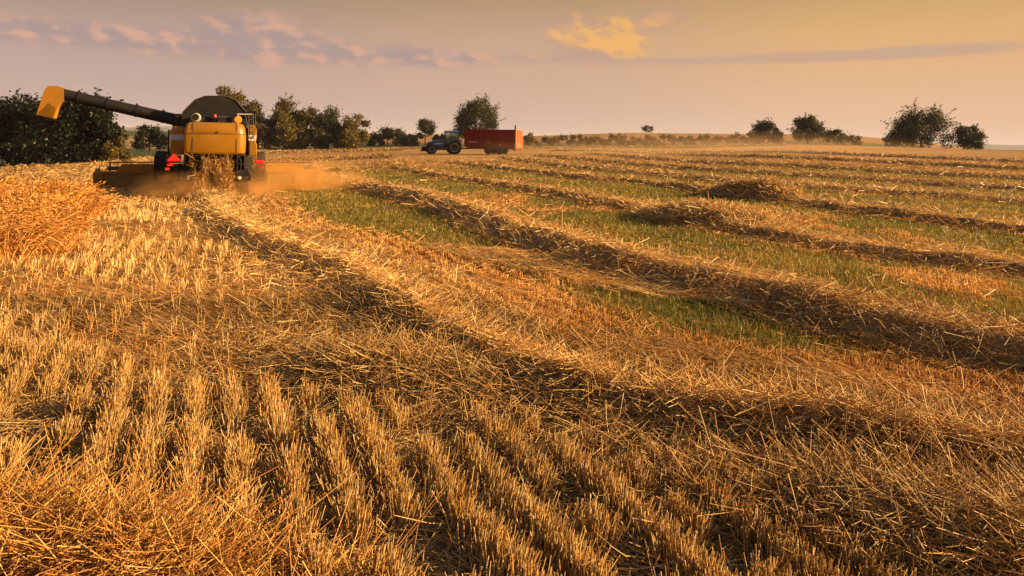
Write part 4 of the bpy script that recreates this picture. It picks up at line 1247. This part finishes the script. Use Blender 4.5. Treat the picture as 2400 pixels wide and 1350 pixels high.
def build_discharge():
    n = 6500
    f = rng.random(n) ** .75
    x = rng.uniform(-.60, .62, n) * (1 - .12 * f) + rng.normal(0, .05, n) + .12 * (vnoise(f * 6, f * 0, 3) - .5)
    y = .30 - .75 * f + rng.normal(0, .10 + .10 * f, n); z = 1.42 - 1.40 * f ** 1.25 + rng.normal(0, .05, n)
    den = fbm(x * 4, z * 1.6, 77)
    kk = den > .40; x, y, z, f = x[kk], y[kk], z[kk], f[kk]; n = len(x)
    c, s_ = math.cos(rad(23.6)), math.sin(rad(23.6))
    X = -9.84 + x * c - y * s_; Y = 22.5 + x * s_ + y * c; Z = z + g(-9.84, 22.5)
    k = (np.abs(x) < .68 + .4 * f) & (Z > gz(X, Y)); X, Y, Z = X[k], Y[k], Z[k]; n = len(X)
    D = rng.normal(size=(n, 3)) * np.array([.8, .8, 1.6]); D /= np.linalg.norm(D, axis=1)[:, None]
    p = strands(np.stack([X, Y, Z], 1), D, rng.uniform(.06, .25, n), np.full(n, .016), palette(n, rng) * np.array([.7, .62, .5]), rng, 2, rng.normal(0, .3, (n, 3)), False, .3)  # falling straw tinted browner, shade behind the combine put into its colour
    # heap growing where it lands
    n2 = 9000
    a = rng.uniform(0, 2 * PI, n2); r_ = np.sqrt(rng.random(n2))
    x = r_ * np.cos(a) * .72; y = -1.0 + r_ * np.sin(a) * 1.3; hh = .24 * np.clip(1 - r_ ** 2, 0, 1)
    X = -9.84 + x * c - y * s_; Y = 22.5 + x * s_ + y * c
    p2 = lying(X, Y, gz(X, Y) + hh * rng.uniform(.6, 1.1, n2), rng.uniform(.15, .45, n2), rng, rng.uniform(0, 2 * PI, n2), .35, .016, .3)
    V, Fq, C = join([p] + p2)
    tag(link('falling_straw', np_mesh('falling_straw', V, Fq, C), M_STRAW), 'chopped straw pouring from the back of the combine', 'straw', kind='stuff')
build_discharge()


# ------------------------------------------------------------------ tractor
def build_tractor():
    X0, Y0 = -7.3, 85.5
    R0 = empty('tractor', (X0, Y0, g(X0, Y0) - .02), rad(192))
    tag(R0, 'blue tractor with pale wheel rims hitched to the red trailer', 'tractor')
    b = MB()
    for x, hw, z0, z1 in ():
        pass
    rs = []
    for x, hw, z0, z1 in ((1.25, .46, .95, 1.78), (1.9, .46, .95, 1.76), (2.6, .44, .98, 1.66), (3.15, .40, 1.0, 1.50), (3.42, .34, 1.05, 1.34)):
        rs.append([(x, -hw, z0), (x, hw, z0), (x, hw, z1 - .16), (x, hw * .8, z1 - .03), (x, hw * .35, z1), (x, -hw * .35, z1), (x, -hw * .8, z1 - .03), (x, -hw, z1 - .16)])
    b.rings(rs); hd = b.build('hood', M_BLUE, R0, .02, 40)
    b = MB(); b.prism([(1.4, 1.28), (2.2, 1.20), (3.0, 1.12), (3.0, 1.16), (2.3, 1.32), (1.4, 1.36)], 'y', .455, .47); b.prism([(1.4, 1.28), (2.2, 1.20), (3.0, 1.12), (3.0, 1.16), (2.3, 1.32), (1.4, 1.36)], 'y', -.47, -.455); b.build('stripe', M_WHITE, hd)
    for s in (1, -1):
        b = MB(); b.box(3.28, 3.45, s * .16 if s > 0 else -.34, .34 if s > 0 else -.16, 1.10, 1.28); b.build('headlight', M_WHITE, R0, .03)
    b = MB(); b.box(3.40, 3.46, -.15, .15, 1.0, 1.3); b.build('grille', M_BLK, R0, .01)
    b = MB(); b.box(-.6, 3.2, -.32, .32, .50, 1.0); b.box(3.1, 3.5, -.3, .3, .55, .95); b.box(.0, 1.3, -.5, .5, .6, 1.05); b.tube([(2.8, -.8, .62), (2.8, .8, .62)], .09, 10); b.tube([(0, -.8, .85), (0, .8, .85)], .12, 10); b.box(-.95, -.5, -.12, .12, .50, .62)
    b.box(.35, 1.15, .50, .86, .55, .95); b.build('chassis', M_DARK, R0, .03)
    b = MB(); b.box(3.45, 4.0, -.45, .45, .35, .92); b.tube([(3.45, .4, .5), (4.2, .4, .42)], .05, 8); b.tube([(3.45, -.4, .5), (4.2, -.4, .42)], .05, 8); b.build('front_weight', M_BLK, R0, .05)
    # cab
    b = MB()
    for (x0, x1, z0, z1) in ((-.55, -.50, 1.35, 2.72), (1.05, 1.22, 1.30, 2.72), (.28, .34, 1.25, 2.72)):
        for y in (-.74, .68):
            b.prism([(x0, z0), (x0 + .07, z0), (x1 + .05 - (.12 if x0 > 1 else 0), z1), (x1 - .02 - (.12 if x0 > 1 else 0), z1)], 'y', y, y + .06)
    b.box(-.5, 1.2, -.72, .72, 1.05, 1.32); cab = b.build('cab', M_BLK, R0, .01)
    b = MB(); rs = []
    for z, i in ((2.70, .04), (2.76, 0), (2.86, .02), (2.92, .14)):
        rs.append([(-.70 + i, -.80 + i, z), (1.22 - i, -.76 + i, z), (1.22 - i, .76 - i, z), (-.70 + i, .80 - i, z)])
    b.rings(rs); b.build('cab_roof', M_BLUE, R0, .03)
    b = MB(); b.box(-.48, 1.14, -.715, .715, 1.33, 2.70); b.build('window', M_GLASS, cab)
    b = MB(); b.box(-.15, .3, -.25, .25, 1.32, 1.45); b.box(-.25, -.12, -.25, .25, 1.4, 2.1); b.build('seat', M_BLK, cab, .03)
    b = MB(); b.tube([(1.45, .52, 1.6), (1.45, .52, 2.5), (1.38, .52, 2.6)], .05, 10); b.build('exhaust', M_BLK, R0)
    b = MB(); b.box(1.1, 1.16, .80, 1.08, 2.05, 2.4); b.tube([(1.15, .74, 2.3), (1.14, .95, 2.35)], .02, 6); b.build('mirror', M_BLK, R0, .01)
    b = MB(); b.box(-.2, .05, -.2, .05, 2.92, 2.98); b.build('roof_lamp', M_BLK, R0, .01)
    # fenders
    for y0, y1 in ((.62, 1.08), (-1.08, -.62)):
        b = MB(); pts = []
        for k in range(9):
            a = rad(20 + 140 * k / 8); pts.append((.95 * math.cos(a), .85 + .95 * math.sin(a)))
        pin = [(p * .95, .85 + (q - .85) * .95) for p, q in reversed(pts)]
        b.prism(pts + pin, 'y', y0, y1); b.build('fender', M_BLUE, R0, .01)
        b = MB(); pts = []
        for k in range(9):
            a = rad(30 + 130 * k / 8); pts.append((2.8 + .72 * math.cos(a), .62 + .70 * math.sin(a)))
        pin = [(2.8 + (p - 2.8) * .95, .62 + (q - .62) * .95) for p, q in reversed(pts)]
        b.prism(pts + pin, 'y', y0 + .05, y1 - .02); b.build('front_fender', M_BLK, R0, .01)
    for y, o in ((.92, 1), (-.92, -1)):
        wheel(R0, (0, y, .84), .86, .52, .52, 'y', M_RIM, 18, o)
        wh = wheel(R0, (0, 0, 0), .62, .44, .36, 'y', M_RIM, 16, o)
        wh.location = (2.8, y, .61); wh.rotation_euler = (0, 0, rad(14))
    return R0
build_tractor()


# ------------------------------------------------------------------ trailer
def build_trailer():
    X0, Y0 = .82, 83.1
    R0 = empty('tipping_trailer', (X0, Y0, g(X0, Y0) - .03), rad(160))
    tag(R0, 'red tipping trailer with high sides, towed by the blue tractor', 'trailer')
    L = 6.7
    b = MB()
    b.box(.1, L, 1.14, 1.20, .85, 2.92); b.box(.1, L, -1.20, -1.14, .85, 2.92); b.box(L - .06, L, -1.14, 1.14, .85, 3.02); b.box(.1, L, -1.14, 1.14, .85, .93)
    b.box(.05, L + .02, 1.17, 1.24, 2.90, 3.0); b.box(.05, L + .02, -1.24, -1.17, 2.90, 3.0); b.box(.05, L, 1.20, 1.235, .82, .98); b.box(.05, L, 1.20, 1.225, 1.55, 1.62)
    for k in range(7):
        x = .5 + k * .98; b.box(x, x + .10, 1.20, 1.222, .98, 2.90); b.box(x, x + .10, -1.222, -1.20, .98, 2.90)
    b.build('trailer_body', M_TRAIL, R0, .015)
    t = MB(); t.box(.0, .06, -1.2, 1.2, .80, 2.98)
    for y in (-1.2, -.62, -.05, .52, 1.08): t.box(-.07, .0, y, y + .14, .85, 2.95)
    t.box(-.08, -.002, -1.22, 1.24, .78, .9); t.box(-.08, -.002, -1.22, 1.24, 2.88, 3.0)
    tg = t.build('tailgate', M_TAIL, R0, .015)
    t = MB(); t.box(-.11, -.08, .30, .42, 1.0, 1.42); t.build('marker', M_WHITE, tg); t = MB(); t.box(-.11, -.08, -.75, -.62, 1.0, 1.2); t.build('number_plate', M_WHITE, tg)
    for bx in ((4.9, 6.1, 1.24, 1.245, 1.42, 1.50), (3.4, 3.6, 1.24, 1.245, 1.38, 1.46), (1.9, 2.05, 1.24, 1.246, 1.12, 1.24)):
        t = MB(); t.box(*bx); t.build('marker', M_WHITE, R0)
    c = MB(); c.box(.3, 6.6, -.45, -.30, .60, .85); c.box(.3, 6.6, .30, .45, .60, .85); c.box(.1, .3, -1.15, 1.15, .45, .70)
    c.prism([(6.3, -.4), (7.75, -.06), (7.75, .06), (6.3, .4)], 'z', .55, .70)
    for x in (2.15, 3.6): c.tube([(x, -.9, .52), (x, .9, .52)], .08, 10)
    c.build('chassis', M_DARK, R0, .02)
    for x in (2.15, 3.6):
        for y, o in ((.92, 1), (-.92, -1)): wheel(R0, (x, y, .50), .52, .42, .27, 'y', M_DARK, 0, o)
    p = MB(); p.box(.12, .26, .7, .84, 2.9, 3.55); p.build('post', M_BLK, R0, .01)
    p = MB(); p.box(-.12, -.02, .85, 1.15, .5, .62); p.build('tail_lamp', M_RED, R0)
    p = MB(); p.box(-.12, -.02, -1.15, -.85, .5, .62); p.build('tail_lamp', M_RED, R0)
    return R0
build_trailer()


# ------------------------------------------------------------------ dust and haze
def dust_mat(name, colr, dens, scale):
    m, t, out = mat(name)
    tcd = t.n('ShaderNodeTexCoord')
    ln = t.n('ShaderNodeVectorMath', operation='LENGTH'); t.put(ln.inputs[0], tcd.outputs['Object'])
    fall = t.smooth(ln.outputs['Value'], 1.0, .15)
    nz = t.noise(tcd.outputs['Object'], scale, 4, .6)
    d = t.math('MULTIPLY', t.math('MULTIPLY', fall, t.smooth(nz, .32, .72)), dens)
    v = t.n('ShaderNodeVolumePrincipled')
    v.inputs['Color'].default_value = (*colr, 1)
    v.inputs['Anisotropy'].default_value = .2
    t.put(v.inputs['Density'], d)
    m.node_tree.links.new(v.outputs[0], out.inputs['Volume'])
    return m


def dust(label, loc, size, rz, m):
    mb = MB(); rs = []
    for k in range(1, 12):
        a = PI * k / 12; rs.append([(math.sin(a) * math.cos(2 * PI * i / 20), math.sin(a) * math.sin(2 * PI * i / 20), -math.cos(a)) for i in range(20)])
    mb.rings(rs)
    o = mb.build('dust', m)
    o.location = loc; o.scale = size; o.rotation_euler = (0, 0, rz)
    tag(o, label, 'dust', kind='stuff')
M_DUST = dust_mat('straw_dust', (.98, .60, .22), 1.25, 1.6)
M_DUST2 = dust_mat('thin_dust', (.85, .62, .38), .028, 1.6)
q = comb_pt(2.9, 3.4, .25)
dust('orange dust cloud in front of the right half of the header', tuple(q), (3.7, 2.2, 1.35), rad(23.6), M_DUST)
q = comb_pt(-1.0, -.3, .35)
dust('dust swirling low behind the left rear wheel', tuple(q), (1.7, 1.2, .75), rad(23.6), M_DUST)
q = comb_pt(1.2, -.2, .2)
dust('dust rising round the right rear wheel', tuple(q), (1.5, 1.1, .7), rad(23.6), M_DUST)
dust('thin dust drifting over the far field right of the trailer', (20, 76, 1.1), (30, 24, 2.6), 0, M_DUST2)

m, t, out = mat('air')
v = t.n('ShaderNodeVolumePrincipled')
v.inputs['Color'].default_value = (.66, .70, .90, 1)
v.inputs['Density'].default_value = .00013
v.inputs['Anisotropy'].default_value = .0
m.node_tree.links.new(v.outputs[0], out.inputs['Volume'])
hz = MB(); hz.box(-9500, 9500, -9500, 9500, -33, 90)
tag(hz.build('haze', m), kind='stuff')
